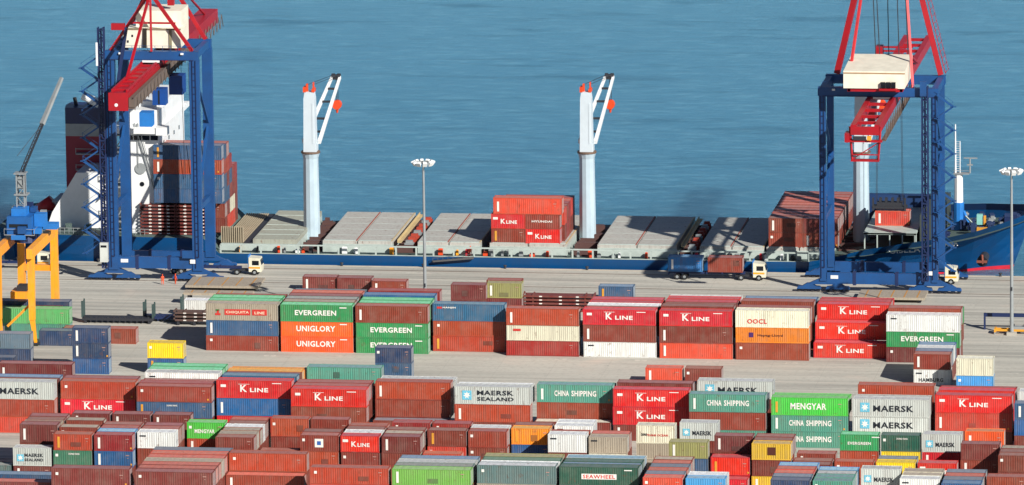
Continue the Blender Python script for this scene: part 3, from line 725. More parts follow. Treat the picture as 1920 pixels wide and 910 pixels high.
# superstructure
sx0,sx1=-79.6,-73.2
c=MB().box(sx0,sx1,80.4,104.6,2.2,26.3); acc=part(c,'accommodation_block',SHW)
c=MB().prism([(-95.2,2.4),(-79.65,2.4),(-79.65,14.2),(-89,14.2),(-93.5,7.)],1,84,101); part(c,'aft_house',SHW)
c=MB().box(sx0-2.0,sx1+.6,78.2,106.8,22.4,23.3).box(sx0-.2,sx1+.3,84,101,26.3,27.2).box(sx1-.2,sx1+1.8,78,80.2,22.2,23.6); part(c,'bridge_wing',SHW,acc)
for z in (8.6,13.0):
    part(MB().tube((sx0+3.1,80.42,z),(sx0+3.1,80.33,z),.42,n=12),'window',GLASS,acc)
for i in range(4): part(MB().box(sx0+.3+i*1.5,sx0+1.6+i*1.5,80.33,80.39,20.9,21.7),'window',GLASS,acc)
for z in (10.2,13.3,16.4,19.5):
    for i in range(4): part(MB().box(sx1+.01,sx1+.06,84+i*5,84.7+i*5,z,z+.7),'window',GLASS,acc)
c=MB()
for z in (6,9.1,12.2,15.3,18.4,21.5): c.box(sx0-2.2,sx0,80.6,104,z,z+.18); c.box(sx0-2.2,sx0-2.1,80.6,80.7,z,z+1.1); c.box(sx0-2.2,sx0,80.6,80.66,z+.95,z+1.05)
for z in (6,12.2,18.4): c.beam((sx0-.2,80.2,z+3.1),(sx0-2,80.2,z),.5,.15)
part(c,'outer_deck',STEEL,acc)
c=MB().beam((sx0+2.,80.1,24),(sx1-.4,80.1,9.6),.16).beam((sx0+2.6,80.1,24),(sx1+.0,80.1,9.9),.1); c.box(sx0+2.5,sx0+2.6,80.1,80.2,16,24)
part(c,'derrick_boom',STEEL,acc)
c=MB().tube((sx0+2.9,80.2,15.8),(sx0+2.9,80.35,15.8),1.,n=14); part(c,'round_vent',STEEL,acc)
c=MB().tube((-76,92,27),(-76,92,34),.22,.12,8).beam((-76,89.5,30),(-76,94.5,30),.15).beam((-77.4,92,31.6),(-74.6,92,31.6),.2); part(c,'radar_mast',STEEL,acc)
FYc=97; fx0,fx1=UY(130,300,97)[0],UY(204,300,97)[0]
def fz(py): return UY(150,py,FYc)[1]
for nm,za,zb,mt in (('funnel',fz(362),fz(250),plain('funnel_maroon',(140,14,50),.45,var=.1,gain=1.)),('funnel_band',fz(250),fz(227),STEEL),('funnel_top',fz(227),fz(197),plain('funnel_navy',(20,42,96),.4))):
    c=MB().prism([(fx0,FYc-3),(fx1,FYc-3),(fx1+.6,FYc),(fx1,FYc+3),(fx0,FYc+3),(fx0-.4,FYc)],2,za,zb); q=part(c,nm,mt)
c=MB().tube((fx0+1.5,FYc,fz(200)),(fx0+1.2,FYc,fz(183)),.35,n=8).tube((fx0+4,FYc,fz(200)),(fx0+4,FYc,fz(190)),.5,n=8); part(c,'exhaust_pipe',DARK)
c=MB()
for py in (282,312,342): z=fz(py); c.box(fx0+2,-80,FYc-4.4,FYc-3.1,z,z+.2); c.box(fx0+2,fx0+2.1,FYc-4.4,FYc-4.3,z,z+1.2); c.box(fx0+2,-80,FYc-4.4,FYc-4.34,z+1,z+1.1)
part(c,'funnel_platform',STEEL)
c=MB(); px_,pz_=UY(172,185,FYc-3); c.tube((px_-1.6,FYc-3.2,pz_+.6),(px_+1.4,FYc-3.2,pz_-.9),.8,.8,12); part(c,'white_drum',SHW)
# lifeboat on its stern ramp
lx0,lz0=UY(62,402,94); lx1,lz1=UY(100,384,94)
c=MB().tube((lx0,94,lz0),(lx0+1,94,lz0+.4),.5,1.4,10).tube((lx0+1,94,lz0+.4),(lx1,94,lz1+.5),1.4,1.4,10); lb=part(c,'lifeboat',plain('lifeboat_red',(216,40,38),.4),smooth=True)
c=MB().beam((lx0,92.4,lz0-1),(lx1+.5,92.4,lz1-.8),.35).beam((lx0,95.6,lz0-1),(lx1+.5,95.6,lz1-.8),.35).beam((lx1,94,lz1-2),(lx1+.4,94,3),.3).box(lx1+.6,lx1+6,90,98,lz1+1.2,lz1+1.4)
c.beam((lx1+5.6,90,lz1+1.2),(lx1+5.6,90,2.5),.25); part(c,'lifeboat_ramp',STEEL)
r4=random.Random(6)
for i in range(40):
    x=r4.uniform(-99,-82); y_=r4.uniform(80,100); s=r4.uniform(.4,1.4); hh_=r4.uniform(.4,1.5)
    part(MB().box(x,x+s,y_,y_+s,4.25,4.3+hh_).tube((x+s*.5,y_-.3,4.3+hh_*.7),(x+s*.5,y_+s+.3,4.3+hh_*.7),hh_*.3,n=8),'stern_winch',r4.choice([TGREY,TGREY,DKBLUE,STEEL,SHW]))
c=MB()
for i in range(30): x=-99+i*.8; c.box(x-.04,x+.04,CYs-14.4,CYs-14.3,4.2,5.3)
c.box(-99,-75,CYs-14.42,CYs-14.3,5.25,5.35); c.box(-99,-75,CYs-14.42,CYs-14.3,4.75,4.8); part(c,'stern_rail',STEEL)
# fore part: break bulwark, cargo hatch platform, foremast, windlass
c=MB(); c.box(46.3,61,NY+.6,NY+.9,3.2,4.3)
x=51.8
c2=MB().box(51.6,60.8,79.2,79.5,6.2,6.5)
for i in range(5): c2.box(51.7+i*2.2,51.9+i*2.2,79.2,79.5,3.6,6.2)
c2.box(60.6,60.9,79.2,79.5,3.6,6.2); c2.box(51.6,60.8,79.2,104,6.15,6.45); part(c2,'forward_hatch_frame',RAILG)
c=MB(); c.box(61.2,64.6,82,104,3.4,9.2); part(c,'fore_bulkhead',plain('dark_green_grey_steel',(66,76,72),.6))
c=MB().box(50.,62.5,103.6,105.4,3,8.6); part(c,'far_bulwark',DKBLUE)
mx=67.05; c=MB().tube((mx,CYs,4.6),(mx,CYs,9.6),.95,.95,10); fm=part(c,'foremast',LBLUE)
c=MB().tube((mx,CYs,9.6),(mx,CYs,14.8),.78,.72,10); part(c,'mast_upper',SHW,fm)
c=MB().tube((mx-.55,CYs,14.8),(mx-.55,CYs,23.5),.16,.1,8).tube((mx+.25,CYs,14.8),(mx+.25,CYs,20.5),.08,n=6); 
for i in range(14): c.beam((mx-.5,CYs,15.2+i*.4),(mx+.22,CYs,15.2+i*.4),.05)
part(c,'mast_pole',SHW,fm)
c=MB().box(mx-.9,mx+1.9,CYs-.9,CYs+.9,14.7,14.85).box(mx-.9,mx+1.9,CYs-.95,CYs-.9,15.4,15.46); part(c,'mast_platform',STEEL,fm)
c=MB().tube((mx+2.,CYs,14.8),(mx+2.,CYs,17.4),.14,n=6).beam((mx+.9,CYs,17.5),(mx+3.3,CYs,17.5),.3,.18).box(mx+1.5,mx+2.5,CYs-.2,CYs+.2,16.2,16.4); part(c,'radar',STEEL,fm)
c=MB().beam((mx+.8,CYs,8),(mx+2.2,CYs-1,4.6),.5,.5); part(c,'mast_stay',LBLUE,fm)
r5=random.Random(11); bgm=plain('bow_gear_blue',(34,58,104),.6)
for i in range(34):
    x=r5.uniform(65,77); mxy=(79-x)*.8; y_=CYs+r5.uniform(-mxy,mxy); s=r5.uniform(.3,1.1); z_=4.4+(x-60)*.1; hh_=r5.uniform(.3,1.6)
    part(MB().box(x,x+s,y_,y_+s,z_,z_+.4+hh_).tube((x-.2,y_+s/2,z_+.3+hh_*.6),(x+s+.2,y_+s/2,z_+.3+hh_*.6),hh_*.3,n=8),'mooring_winch',r5.choice([bgm,bgm,bgm,bgm,NAVYS,STEEL]))
c=MB().box(70.6,71.6,88.4,89.4,6.4,8.2); part(c,'windlass_box',plain('pale_turquoise',(150,220,210),.5))
c=MB().box(71.8,72.2,88.4,89,6.4,8.).box(70.8,72.6,86.2,87,5.7,6.3); part(c,'windlass_drum',ORL)
c=MB().beam((68.5,90,7.6),(70.4,88.2,6.1),.25); part(c,'cargo_boom',RAILG)
# bulwark rails at the bow
c=MB()
for sg in (1,):
    for i in range(len(ST)-6,len(ST)-1):
        a,b_=ST[i],ST[i+1]; c.beam((a[0],CYs+sg*a[1],a[3]+.5),(b_[0],CYs+sg*b_[1],b_[3]+.5),.15,1.1)
part(c,'bow_bulwark',DKBLUE)
# ---- cargo on deck (each a thing of its own)
def cargo(x,y,z,L,spec,place,grp='containers carried on the ship deck'):
    for t,(c,H,lg,rf) in enumerate(parse(spec)):
        container(x+L/2,y+W_/2,z,L,H,c,rf,lg,'%s %scontainer on the ship deck, %s'%(PAL[c][1],(LOGOW[lg]+' ') if lg else '',place%ORD[t+1]),grp,rng); z+=H+.004
cx=X79(921)
cargo(cx,79.3,CZ,L20,'kl.K ru','%s tier, front left, midship stack'); cargo(cx+6.1,79.3,CZ,L20,'ru.WL kl.K','%s tier, front right, midship stack')
container(cx+.4+L40/2,79.3+W_/2,CZ+2*S_+.01,L40,H_,'sa',None,None,'salmon-red forty-foot container topping the midship deck stack','containers carried on the ship deck',rng)
for k in range(1,6): cargo(cx+.5,79.3+k*2.6,CZ,L40,('saH brH' if k in(1,4) else 'ruH drH' if k==2 else 'drH ruH'),'%s tier, '+ORD[k+1]+' row of midship stack')
cx=X79(1441)
cargo(cx,79.3,CZ,L20,'br ru','%s tier, front left, forward stack'); cargo(cx+6.1,79.3,CZ,L20,'ma br','%s tier, front right, forward stack')
for k in range(1,10): cargo(cx,79.3+k*2.6,CZ,L40,random.Random(k).choice(['ru/sa br','br/ru ru','ru/sa og','dr/ru br']),'%s tier, '+ORD[k+1]+' row of forward stack')
p1,pz=UY(1641,425,86); cargo(p1,86,6.46,L20,'sa','%s tier, alone under the right gantry spreader')
cx=UY(289,380,79.3)[0]; zz=9.2
flatrack(cx+3.1-2.4,80.6,4.2,6.2,9,M('ma'),'maroon folded flat racks on the ship deck, left pile','flat_rack_stack','flat racks on the ship deck')
flatrack(cx+9.3-2.4,80.6,4.2,6.0,9,M('ma'),'maroon folded flat racks on the ship deck, right pile','flat_rack_stack','flat racks on the ship deck')
zz=4.2+9*.62+.1
cargo(cx,79.35,zz,L40,'na og na na','%s tier above the flat racks, aft stack')
for k,s in ((1,'na og na na br br'),(2,'ru og br na br sa'),(3,'dr na ru cr sa'),(4,'ru br cr sa'),(5,'dr ru br br')):
    cargo(cx,79.35+k*2.6,4.2,L40,s,'%s tier, '+ORD[k+1]+' row of aft stack')
#=================================================================== SHIP-TO-SHORE CRANES
def bogies(o,x,y):
    for k,sx in enumerate((-2.6,2.6)):
        b=MB().prism([(x+sx-2.1,.55),(x+sx+2.1,.55),(x+sx+1.5,1.0),(x+sx+.3,1.75),(x+sx-.3,1.75),(x+sx-1.5,1.0)],1,y-.35,y+.35); q=b.build('bogie',CBLUE,o)
        wv=MB()
        for w_ in (-1.6,-.55,.55,1.6): wv.tube((x+sx+w_,y-.2,.42),(x+sx+w_,y+.2,.42),.36,n=12)
        wv.build('wheel',DARK,q)
    MB().prism([(x-3,1.5),(x+3,1.5),(x+.7,2.4),(x-.7,2.4)],1,y-.3,y+.3).build('equalizer',CBLUE,o)
def lattice(b,x0,x1,y0,y1,z0,z1,step,r=.07):
    for x in (x0,x1):
        for y in (y0,y1): b.beam((x,y,z0),(x,y,z1),r*2)
    z=z0; s=1
    while z<z1-.1:
        zn=min(z+step,z1)
        for y in (y0,y1): b.beam((x0 if s else x1,y,z),(x1 if s else x0,y,zn),r); b.beam((x0,y,z),(x1,y,z),r)
        for x in (x0,x1): b.beam((x,y0,z),(x,y1,zn),r)
        z=zn; s=1-s
def gantry(label,xl,xr,zt,side,gz,gx,gy0,gy1,kind):
    YL,YW=58.5,71.
    o=empty('gantry_crane',((xl+xr)/2,YL,0),label,'crane','ship-to-shore gantry cranes on the quay'); ox,oy=(xl+xr)/2,YL
    def bd(b,name,mat,par=o,smooth=False):
        b.v=[(a-ox,c-oy,d) for a,c,d in b.v]; return b.build(name,mat,par,smooth=smooth)
    for x in (xl,xr):
        for y in (YL,YW):
            lw=.86 if kind=='L' else .56; bd(MB().box(x-lw,x+lw,y-.6,y+.6,2.0,zt-1.5),'leg',CBLUE)
    for y in (YL,YW):
        bd(MB().box(xl-.75,xr+.75,y-.62,y+.62,zt-1.5,zt),'portal_beam',CBLUE)
        b=MB().box(xl+.65,xr-.65,y-.45,y+.45,(2.3 if kind=='L' else 1.5) if y==YL else 1.3,(4.3 if kind=='L' else 3.4) if y==YL else 2.9)
        sb=bd(b,'sill_beam',CBLUE)
        b=MB(); 
        for f in (.28,.66): xx=xl+(xr-xl)*f; b.box(xx-.28,xx+.28,y-.5,y+.5,(2.1 if kind=='L' else 1.3) if y==YL else 1.2,(4.5 if kind=='L' else 3.6) if y==YL else 3.1)
        b2=b; bd(b2,'sill_joint',NAVYS)
        if y==YL: bd(MB().box(xl+1.3,xl+2.6,y-.5,y-.46,3.3 if kind=='L' else 2.4,3.9 if kind=='L' else 3.0),'name_plate',SHW)
    for x in (xl,xr):
        bd(MB().box(x-.5,x+.5,YL+.56,YW-.56,zt-1.4,zt-.1),'cross_beam',CBLUE)
        bd(MB().box(x-.35,x+.35,YL+.56,YW-.56,12.2,13.2),'cross_beam',CBLUE)
        bd(MB().beam((x,YL+.5,13.4),(x,YW-.5,zt*.62),.45),'side_brace',CBLUE)
        bd(MB().beam((x,YL+.5,zt*.9),(x,YW-.5,zt*.64),.4),'side_brace',CBLUE)
    def bog(x,y):
        q=MB
        for sx in (-2.5,2.5):
            b=q().prism([(x+sx-2.1,.55),(x+sx+2.1,.55),(x+sx+1.9,.95),(x+sx+1.2,1.0),(x+sx+.4,1.5),(x+sx-.4,1.5),(x+sx-1.2,1.0),(x+sx-1.9,.95)],1,y-.55,y+.55); g_=bd(b,'bogie',CBLUE)
            b=q()
            for w_ in (-1.7,-.6,.6,1.7): b.tube((x+sx+w_,y-.2,.42),(x+sx+w_,y+.2,.42),.37,n=12)
            bd(b,'wheel',DARK,g_)
        bd(q().prism([(x-2.9,1.35),(x+2.9,1.35),(x+.8,2.3),(x-.8,2.3)],1,y-.4,y+.4),'equalizer',CBLUE)
    for x in (xl,xr):
        for y in (YL,YW): bog(x,y)
    # stairs, lift tower
    sx=xl if side<0 else xr
    b=MB(); tx=sx+side*1.3 if side<0 else sx-1.55; lattice(b,tx-.5,tx+.5,YL-1.4,YL-.5,2.4,zt+(4.2 if side<0 else .5),1.5,.11)
    zz=4.
    while zz<zt: b.box(tx-.62,tx+.62,YL-1.5,YL-.45,zz,zz+.1); zz+=3.0
    b.box(tx-.16,tx+.16,YL-1.1,YL-.9,2.4,zt+(4 if side<0 else .4)); bd(b,'lift_tower',NAVYS)
    b=MB(); z=zt-1; k=0; xa,xb=(tx-.6,tx-3.6) if side<0 else (sx+.5,sx+3.3)
    while z>6:
        z2=z-2.05; p0=(xa,YL-.8,z) if k%2==0 else (xb,YL-.8,z); p1=(xb,YL-.8,z2) if k%2==0 else (xa,YL-.8,z2)
        b.beam(p0,p1,.8,.26); b.beam((p0[0],YL-1.15,p0[2]+.9),(p1[0],YL-1.15,p1[2]+.9),.05); b.box(p1[0]-.5,p1[0]+.5,YL-1.2,YL-.4,z2-.06,z2+.04); z=z2; k+=1
        b.beam((p1[0],YL-1.15,z2),(p1[0],YL-1.15,z2+1),.06)
        if k%2==0: b.beam((xa,YL-.4,z2),(sx,YL-.3,z2),.12)
    bd(b,'stair_flight',CBLUE)
    if side<0:
        bd(MB().box(tx-.75,tx+.6,YL-2.2,YL-1.0,3.6,7.0),'lift_cabin',plain('cabin_white',(222,226,220),.5)); bd(MB().box(tx-.6,tx+.45,YL-2.22,YL-2.2,6.2,6.6),'window',GLASS)
        bd(MB().box(tx-.85,tx-.5,YL-1.6,YL-1.3,zt-2.5,zt+1.6),'cable_box',SHW)
    else: bd(MB().box(tx-.8,tx+.3,YL-1.6,YL-.6,zt-1.2,zt+1.3),'lift_cabin',CBLUE)
    # girder / boom
    w2=1.85; z0,z1=gz
    b=MB()
    if kind=='L':
        b.box(gx-w2,gx+w2-.5,gy0,gy1,z0+.5,z1)
        b.box(gx-w2-.1,gx+w2-.4,gy0-.25,gy0,z0,z1+.1)
        g_=bd(b,'boom',CRED)
        b=MB(); yy=gy0+1
        while yy<gy1-2: b.beam((gx+w2+.55,yy,z0-.1),(gx+w2+.55,yy+1.6,z1-.7),.12); b.beam((gx+w2+.55,yy+1.6,z1-.7),(gx+w2+.55,yy+3.2,z0-.1),.12); yy+=3.2
        b.box(gx+w2-.45,gx+w2+.6,gy0,gy1-30,z0+.3,z0+.42); b.box(gx+w2+.5,gx+w2+.6,gy0,gy1-30,z1-.8,z1-.65); b.box(gx+w2-.4,gx+w2+.5,gy0+.4,gy1-30,z0+.5,z1-.9); bd(b,'boom_walkway',WALK,g_)
        bd(MB().tube((gx-.6,gy0-.3,z0+1.),(gx-.6,gy0-.24,z0+1.),.3,n=10),'lamp',SHW,g_)
        b=MB(); b.box(gx-w2+.2,gx-w2+.5,gy0+1,gy1-30,z1,z1+.5); b.box(gx+w2-1.,gx+w2-.7,gy0+1,gy1-30,z1,z1+.5)
        for i in range(12): b.box(gx-w2+.2,gx+w2-.7,gy0+3+i*4,gy0+3.3+i*4,z1,z1+.25)
        bd(b,'boom_rail',CRED,g_)
    else:
        for s in (-1,1):
            b.box(gx+s*2.0-.45,gx+s*2.0+.45,gy0,gy1,z0+1.6,z1)
        b.box(gx-2.45,gx+2.45,gy0-.3,gy0+.3,z0+1.6,z1-.3)
        yy=gy0+4
        while yy<gy1: b.box(gx-2,gx+2,yy-.25,yy+.25,z1-.6,z1-.1); yy+=6
        g_=bd(b,'boom',CRED)
        b=MB()   # hanging end frame
        for s in (-2.6,2.6):
            b.beam((gx+s,gy0+.2,z1-.3),(gx+s*.85,gy0-.2,z0-2.6),.3); 
        b.box(gx-2.9,gx+2.9,gy0-.5,gy0+.5,z0+.4,z0+.7); b.box(gx-2.4,gx+2.4,gy0-.6,gy0+.6,z0-2.9,z0-2.6); b.box(gx-2.3,gx+2.3,gy0-.62,gy0-.5,z0-1.8,z0-1.6)
        b.beam((gx-2.2,gy0,z0-2.6),(gx+2.6,gy0,z0+.5),.16); b.box(gx-3.4,gx-2.6,gy0-.8,gy0+2,z0+.4,z0+1.9)
        bd(b,'end_frame',CRED,g_)
        bd(MB().box(gx+.4,gx+1.1,gy0-.9,gy0-.3,z0+.8,z0+1.5),'yellow_motor',YEL,g_)
        bd(MB().box(gx-1.9,gx+.2,gy0-.7,gy0-.2,z0+.8,z0+1.4),'winch_box',DARK,g_)
        b=MB(); b.box(gx+2.5,gx+3.3,gy0+2,gy1-40,z0+.2,z0+.35); yy=gy0+2
        while yy<gy1-42: b.beam((gx+3.3,yy,z0+.3),(gx+3.3,yy+1.5,z1-.4),.1); b.beam((gx+3.3,yy+1.5,z1-.4),(gx+3.3,yy+3,z0+.3),.1); yy+=3
        bd(b,'boom_walkway',WALK,g_)
    # machinery house
    if kind=='L':
        hs_=MB().box(gx-5.1,gx+5.0,YL+1.2,YL+6.4,zt+.3,zt+3.5); hh=bd(hs_,'machinery_house',CCREAM)
        bd(MB().box(gx-3.4,gx+4.6,YL+4.4,YL+11.5,zt+.3,zt+6.3),'upper_house',CCREAM,hh)
        b=MB().box(gx-5.2,gx+5.1,YL+1.05,YL+1.2,zt+3.5,zt+3.75); b.box(gx-1.6,gx-.9,YL+1.05,YL+1.2,zt+.3,zt+3.5); b.box(gx+3.0,gx+3.5,YL+1.05,YL+1.2,zt+.3,zt+3.5); bd(b,'house_trim',plain('khaki_trim',(150,140,112),.6),hh)
        bd(MB().box(gx-4.4,gx-4.1,YL+1.12,YL+1.19,zt+1.2,zt+1.6).box(gx-3.6,gx-3.3,YL+1.12,YL+1.19,zt+2.2,zt+2.6),'vent',DARK,hh)
    else:
        pr=[(YL-6.3,zt+.9),(YL+7.6,zt+.9),(YL+7.6,zt+4.5),(YL-6.3,zt+3.9)]
        hh=bd(MB().prism(pr,0,gx-5.9,gx+4.6),'machinery_house',CCREAM)
        bd(MB().box(gx-5.95,gx+4.65,YL-6.36,YL-6.3,zt+3.45,zt+3.65),'house_trim',plain('rusty_trim',(190,150,110),.6),hh)
        b=MB()
        for i in range(3): b.box(gx+.6+i*.9,gx+1.3+i*.9,YL-6.9,YL-6.31,zt+1.1,zt+2.1)
        bd(b,'window',GLASS,hh); b=MB().box(gx+.3,gx+3.4,YL-7.2,YL-6.3,zt+.7,zt+1.0); bd(b,'window_sill',CRED,hh)
        b=MB(); 
        b.box(gx-5.2,gx+4.2,YL-6.,YL-5.5,zt+.3,zt+.88)
        for s in (-5,4): b.box(gx+s-.25,gx+s+.25,YL-6,YL+6,zt+.28,zt+.9)
        bd(b,'house_support',CRED,hh)
    # A-frame and stays
    if kind=='L':
        ap=(gx,YL+.3,zt+10.2); ap2=(gx-.4,YW,zt+13)
        for x in (xl+.2,xr-.3): bd(MB().beam((x,YL,zt),ap,.55),'mast_leg',CRED)
        for x in (xl+.2,xr-.2): bd(MB().beam((x,YW,zt),ap2,.62),'mast_leg',CRED)
        bd(MB().beam(ap,(gx+.2,YL-.7,zt),.4),'mast_strut',CRED)
        bd(MB().beam((gx-3.5,YL,zt+4.9),(gx+4.4,YL,zt+4.9),.3),'mast_tie',CRED)
        bd(MB().beam((gx+2.5,YW-6,zt+7),(gx+2.5,YW-6,zt+14),1.1),'mast_post',CRED)
        bd(MB().beam((gx,YL+.3,zt+10.2),(gx-1.2,YL-17,z1),.42),'back_stay',CRED)
        bd(MB().beam(ap,ap2,.4),'back_stay',CRED)
        bd(MB().beam(ap2,(gx,gy1-6,z1),.3),'fore_stay',CRED)
        bd(MB().box(xl+.6,xl+2.9,YL-1.4,YL-.4,zt+3.8,zt+4.9),'platform',CRED)
        bd(MB().beam((xl+.9,YL-.8,zt-9),(xl+3.2,YL-.8,zt+4.2),.55),'diagonal_chute',NAVYS)
        # trolley, cab and head block
        tr=bd(MB().box(gx+2.2,gx+4.6,YW-8,YW-4.5,z0-3.2,z0+.1),'trolley',plain('trolley_blue',(20,70,150),.45))
        bd(MB().box(gx+1.2,gx+3.5,YL-6,YL-3.5,z0-3.2,z0-.4),'operator_cabin',plain('cabin_blue',(16,78,160),.4)); bd(MB().box(gx+2.2,gx+2.5,YL-6.03,YL-6,z0-3,z0-.6),'window',GLASS)
        bd(MB().box(gx-.6,gx+1.6,YL-9,YL-6.5,z0-6.5,z0-4.0),'spreader_block',LBLUE)
        b=MB()
        for dx in (-1.6,-.3,1.2,2.4):
            b.tube((gx+3.4+dx,YW+6,z0),(gx+3.4+dx,YW+8,14.5),.045,n=5)
        bd(b,'hoist_rope',DARK)
    else:
        zz_=zt+27
        for s in (-1,1):
            bd(MB().beam((gx+s*9.0,YW,zt+.2),(gx+s*2.6,YW-1,zz_),.95),'mast_leg',CRED)
            bd(MB().beam((gx+s*5.6-.2,YL,zt),(gx+s*2.6,YW-2,zz_),.42),'back_stay',plain('faded_red_stay',(226,58,62),.5))
        b=MB(); 
        b.beam((gx+9.9,YW-.55,zt+.5),(gx+3.5,YW-.55,zt+27),.12); b.beam((gx+10.4,YW-.55,zt+1.2),(gx+4.,YW-.55,zt+27.6),.08)
        for i in range(22): t=i/22; b.beam((gx+9.8-t*6.4,YW-.55,zt+.6+t*26.6),(gx+10.5-t*6.4,YW-.55,zt+1.4+t*26.6),.08)
        bd(b,'mast_ladder',CRED)
        bd(MB().box(gx-3,gx+3,YW-1.6,YW-.4,zz_-.5,zz_+.8),'mast_head',CRED)
        b=MB()
        for x0,x1 in ((-1.6,-4.),(-.9,-3.4),(.6,-.5),(2.4,1.4),(4,3)):
            b.tube((gx+x0,YL+7,zt+2.),(gx+x1*.8,YW,zz_),.09,n=5)
        bd(b,'stay_cable',DARK)
        b=MB()
        for s in (-2.8,2.8): b.beam((gx+s,YW+1,z1),(gx+s*.9,YW+8,z1+4.),.4); b.beam((gx+s*.9,YW+8,z1+4.),(gx+s,YW+22,z1),.35)
        for t in (2,5,8,12,16): b.box(gx-2.6,gx+2.6,YW+t-.15,YW+t+.15,z1+.4+min(t,8)*.4,z1+.7+min(t,8)*.4)
        b.box(gx-3,gx-1.8,YW+6,YW+9,z1+3,z1+5.4); bd(b,'boom_hinge_frame',CRED)
        tx_=UY(1668,390,87)[0]
        tr=bd(MB().box(tx_-2.6,tx_+2.6,84.5,89,z0-.6,z0+.6),'trolley',CRED)
        sp=MB().box(tx_-3.05,tx_+3.05,86.1,88.3,9.45,9.85).box(tx_-2.2,tx_+2.2,86.3,88.1,9.85,10.5)
        for s in (-2.8,2.8): sp.box(tx_+s-.15,tx_+s+.15,86,86.3,9.1,11.4)
        for s in (-1.6,-.6,.5,1.5): sp.box(tx_+s-.2,tx_+s+.2,86.6,87.8,10.5,11.2)
        bd(sp,'spreader',DARK)
        b=MB()
        for dx in (-2.3,2.3):
            for dy in (-.9,.9): b.tube((tx_+dx,87.2+dy,10.4),(tx_+dx*.9,87.2+dy,z0-.5),.04,n=5)
        bd(b,'hoist_rope',DARK)
        b=MB().box(gx-3.2,gx-2.0,YL+8,YL+11,z0-2.6,z0-.3); bd(b,'operator_cabin',CRED)
    b=MB()
    for x in (xl,xr):
        b.tube((x-.3,YL-.7,2.5),(x-.3,YL-.7,zt-1.5),.07,n=5); b.beam((x+.3,YL-.75,4.4),(x+.3,YL-.75,zt-1.5),.08); b.beam((x+.3,YL-.75,4.4),(x-.3,YL-.7,4.4),.08)
        zz=4.5
        while zz<zt-2: b.beam((x-.3,YL-.72,zz),(x+.35,YL-.72,zz),.07); zz+=1.2
    b.beam((xl,YL-.72,zt-1.5),(xr,YL-.72,zt-1.5),.1)
    bd(b,'leg_ladder',NAVYS)
    # floodlights and walkway on the portal
    b=MB(); 
    for x in (xl+2,xr-2): b.box(x-.25,x+.25,YL-1.0,YL-.6,zt-.5,zt-.2)
    b.box(gx-1.4,gx+1.6,YL-1.0,YL-.62,zt-1.9,zt-1.55); bd(b,'floodlight',SHW)
    b=MB(); b.box(xl,xr,YL-.68,YL-.64,zt+.95,zt+1.0)
    for i in range(12): x=xl+(xr-xl)*i/11; b.box(x-.03,x+.03,YL-.68,YL-.64,zt,zt+.95)
    bd(b,'handrail',CBLUE)
    # cable reel & cabinet low down
    bd(MB().box(xr-2.6,xr-.8,YL-1.1,YL-.5,4.3,5.6),'cabinet',CBLUE); bd(MB().box(xr-1.3,xr-.3,YL-.72,YL-.66,3.3,4.0),'name_plate',SHW)
    return o
gantry('blue gantry crane over the ship stern, red A-frame and two-storey cream machinery house',-77.6,-62.7,40.7,-1,(35.4,38.4),-70.3,29.,117.,'L')
gantry('blue gantry crane over the ship bow, red end frame and white box-shaped house',46.8,66.1,35.9,1,(31.0,34.3),57.0,31.,122.,'R')
#=================================================================== YELLOW PORTAL CRANE
YX,YY=-84.3,11.0; TZ=15.6
pc=empty('portal_crane',(YX,YY,0),'yellow-legged portal crane with blue slewing house and long grey jib at far left','crane')
def yb(b,name,mat,par=pc,smooth=False):
    b.v=[(a-YX,c-YY,d) for a,c,d in b.v]; return b.build(name,mat,par,smooth=smooth)
xr_,xl_=-80.7,-86.4; yf,yk=1.2,21.2
for x in (xr_,xl_):
    for y in (yf,yk):
        t=(x==xr_ and y==yf)
        yb(MB().beam((x,y,TZ),(x+(0 if x==xr_ else 0),y,4.5 if y==yf else .4),1.15,1.15,.95 if y==yf else 1.3,.95 if y==yf else 1.3),'leg',YEL)
    yb(MB().beam((x,yf,4.6),(x+.5,yf,.5),.8,.8,.45,.45),'leg_foot',YEL)
    yb(MB().beam((x,yf-1.4,TZ+.4),(x,yk+1.2,TZ+.4),1.0,1.7),'girder',YEL)
    for y in (yf,yk):
        yb(MB().box(x-1.2,x+1.2,y-.4,y+.4,.3,.6),'wheel_truck',DARK)
yb(MB().beam((xr_,yf+.6,7.4),(xr_-4.4,yf+.6,3.2),.4),'brace',YEL)
yb(MB().box(xl_,xr_,yk-.5,yk+.5,TZ-6.6,TZ-5.6),'cross_beam',YEL)
yb(MB().box(xl_+1,xr_-1.2,yf+5,yf+9,7.0,8.2),'platform',YEL); yb(MB().box(xl_+2,xr_-2,yf+5.6,yf+8,8.2,9.1),'winch',DARK)
c_=U(72,440,19.); cxx,cyy=-83.4,10.5
yb(MB().tube((cxx,cyy,TZ+.5),(cxx,cyy,TZ+2.2),2.0,1.7,16),'slewing_column',NAVYS)
hsb=yb(MB().box(cxx-2.6,cxx+1.6,cyy-3,cyy+3.5,TZ+2.2,TZ+5.2),'slewing_house',plain('house_blue',(30,104,180),.45))
yb(MB().box(cxx+1.7,cxx+3.6,cyy-1,cyy+1,TZ+3.2,TZ+5.4),'operator_cabin',LBLUE,pc); yb(MB().box(cxx-2.2,cxx+1.,cyy-3.05,cyy-3.01,TZ+3.4,TZ+4.),'window',GLASS,hsb)
yb(MB().box(cxx-1.8,cxx+.6,cyy-3.6,cyy-3.02,TZ+1.4,TZ+2.2),'lower_box',LBLUE); yb(MB().box(cxx+1.2,cxx+5.,cyy+2,cyy+4,TZ+2.2,TZ+3.2),'rear_box',LBLUE); yb(MB().box(cxx-2,cxx+.5,cyy-2,cyy+1,TZ+5.2,TZ+6.4),'machinery_cover',LBLUE)
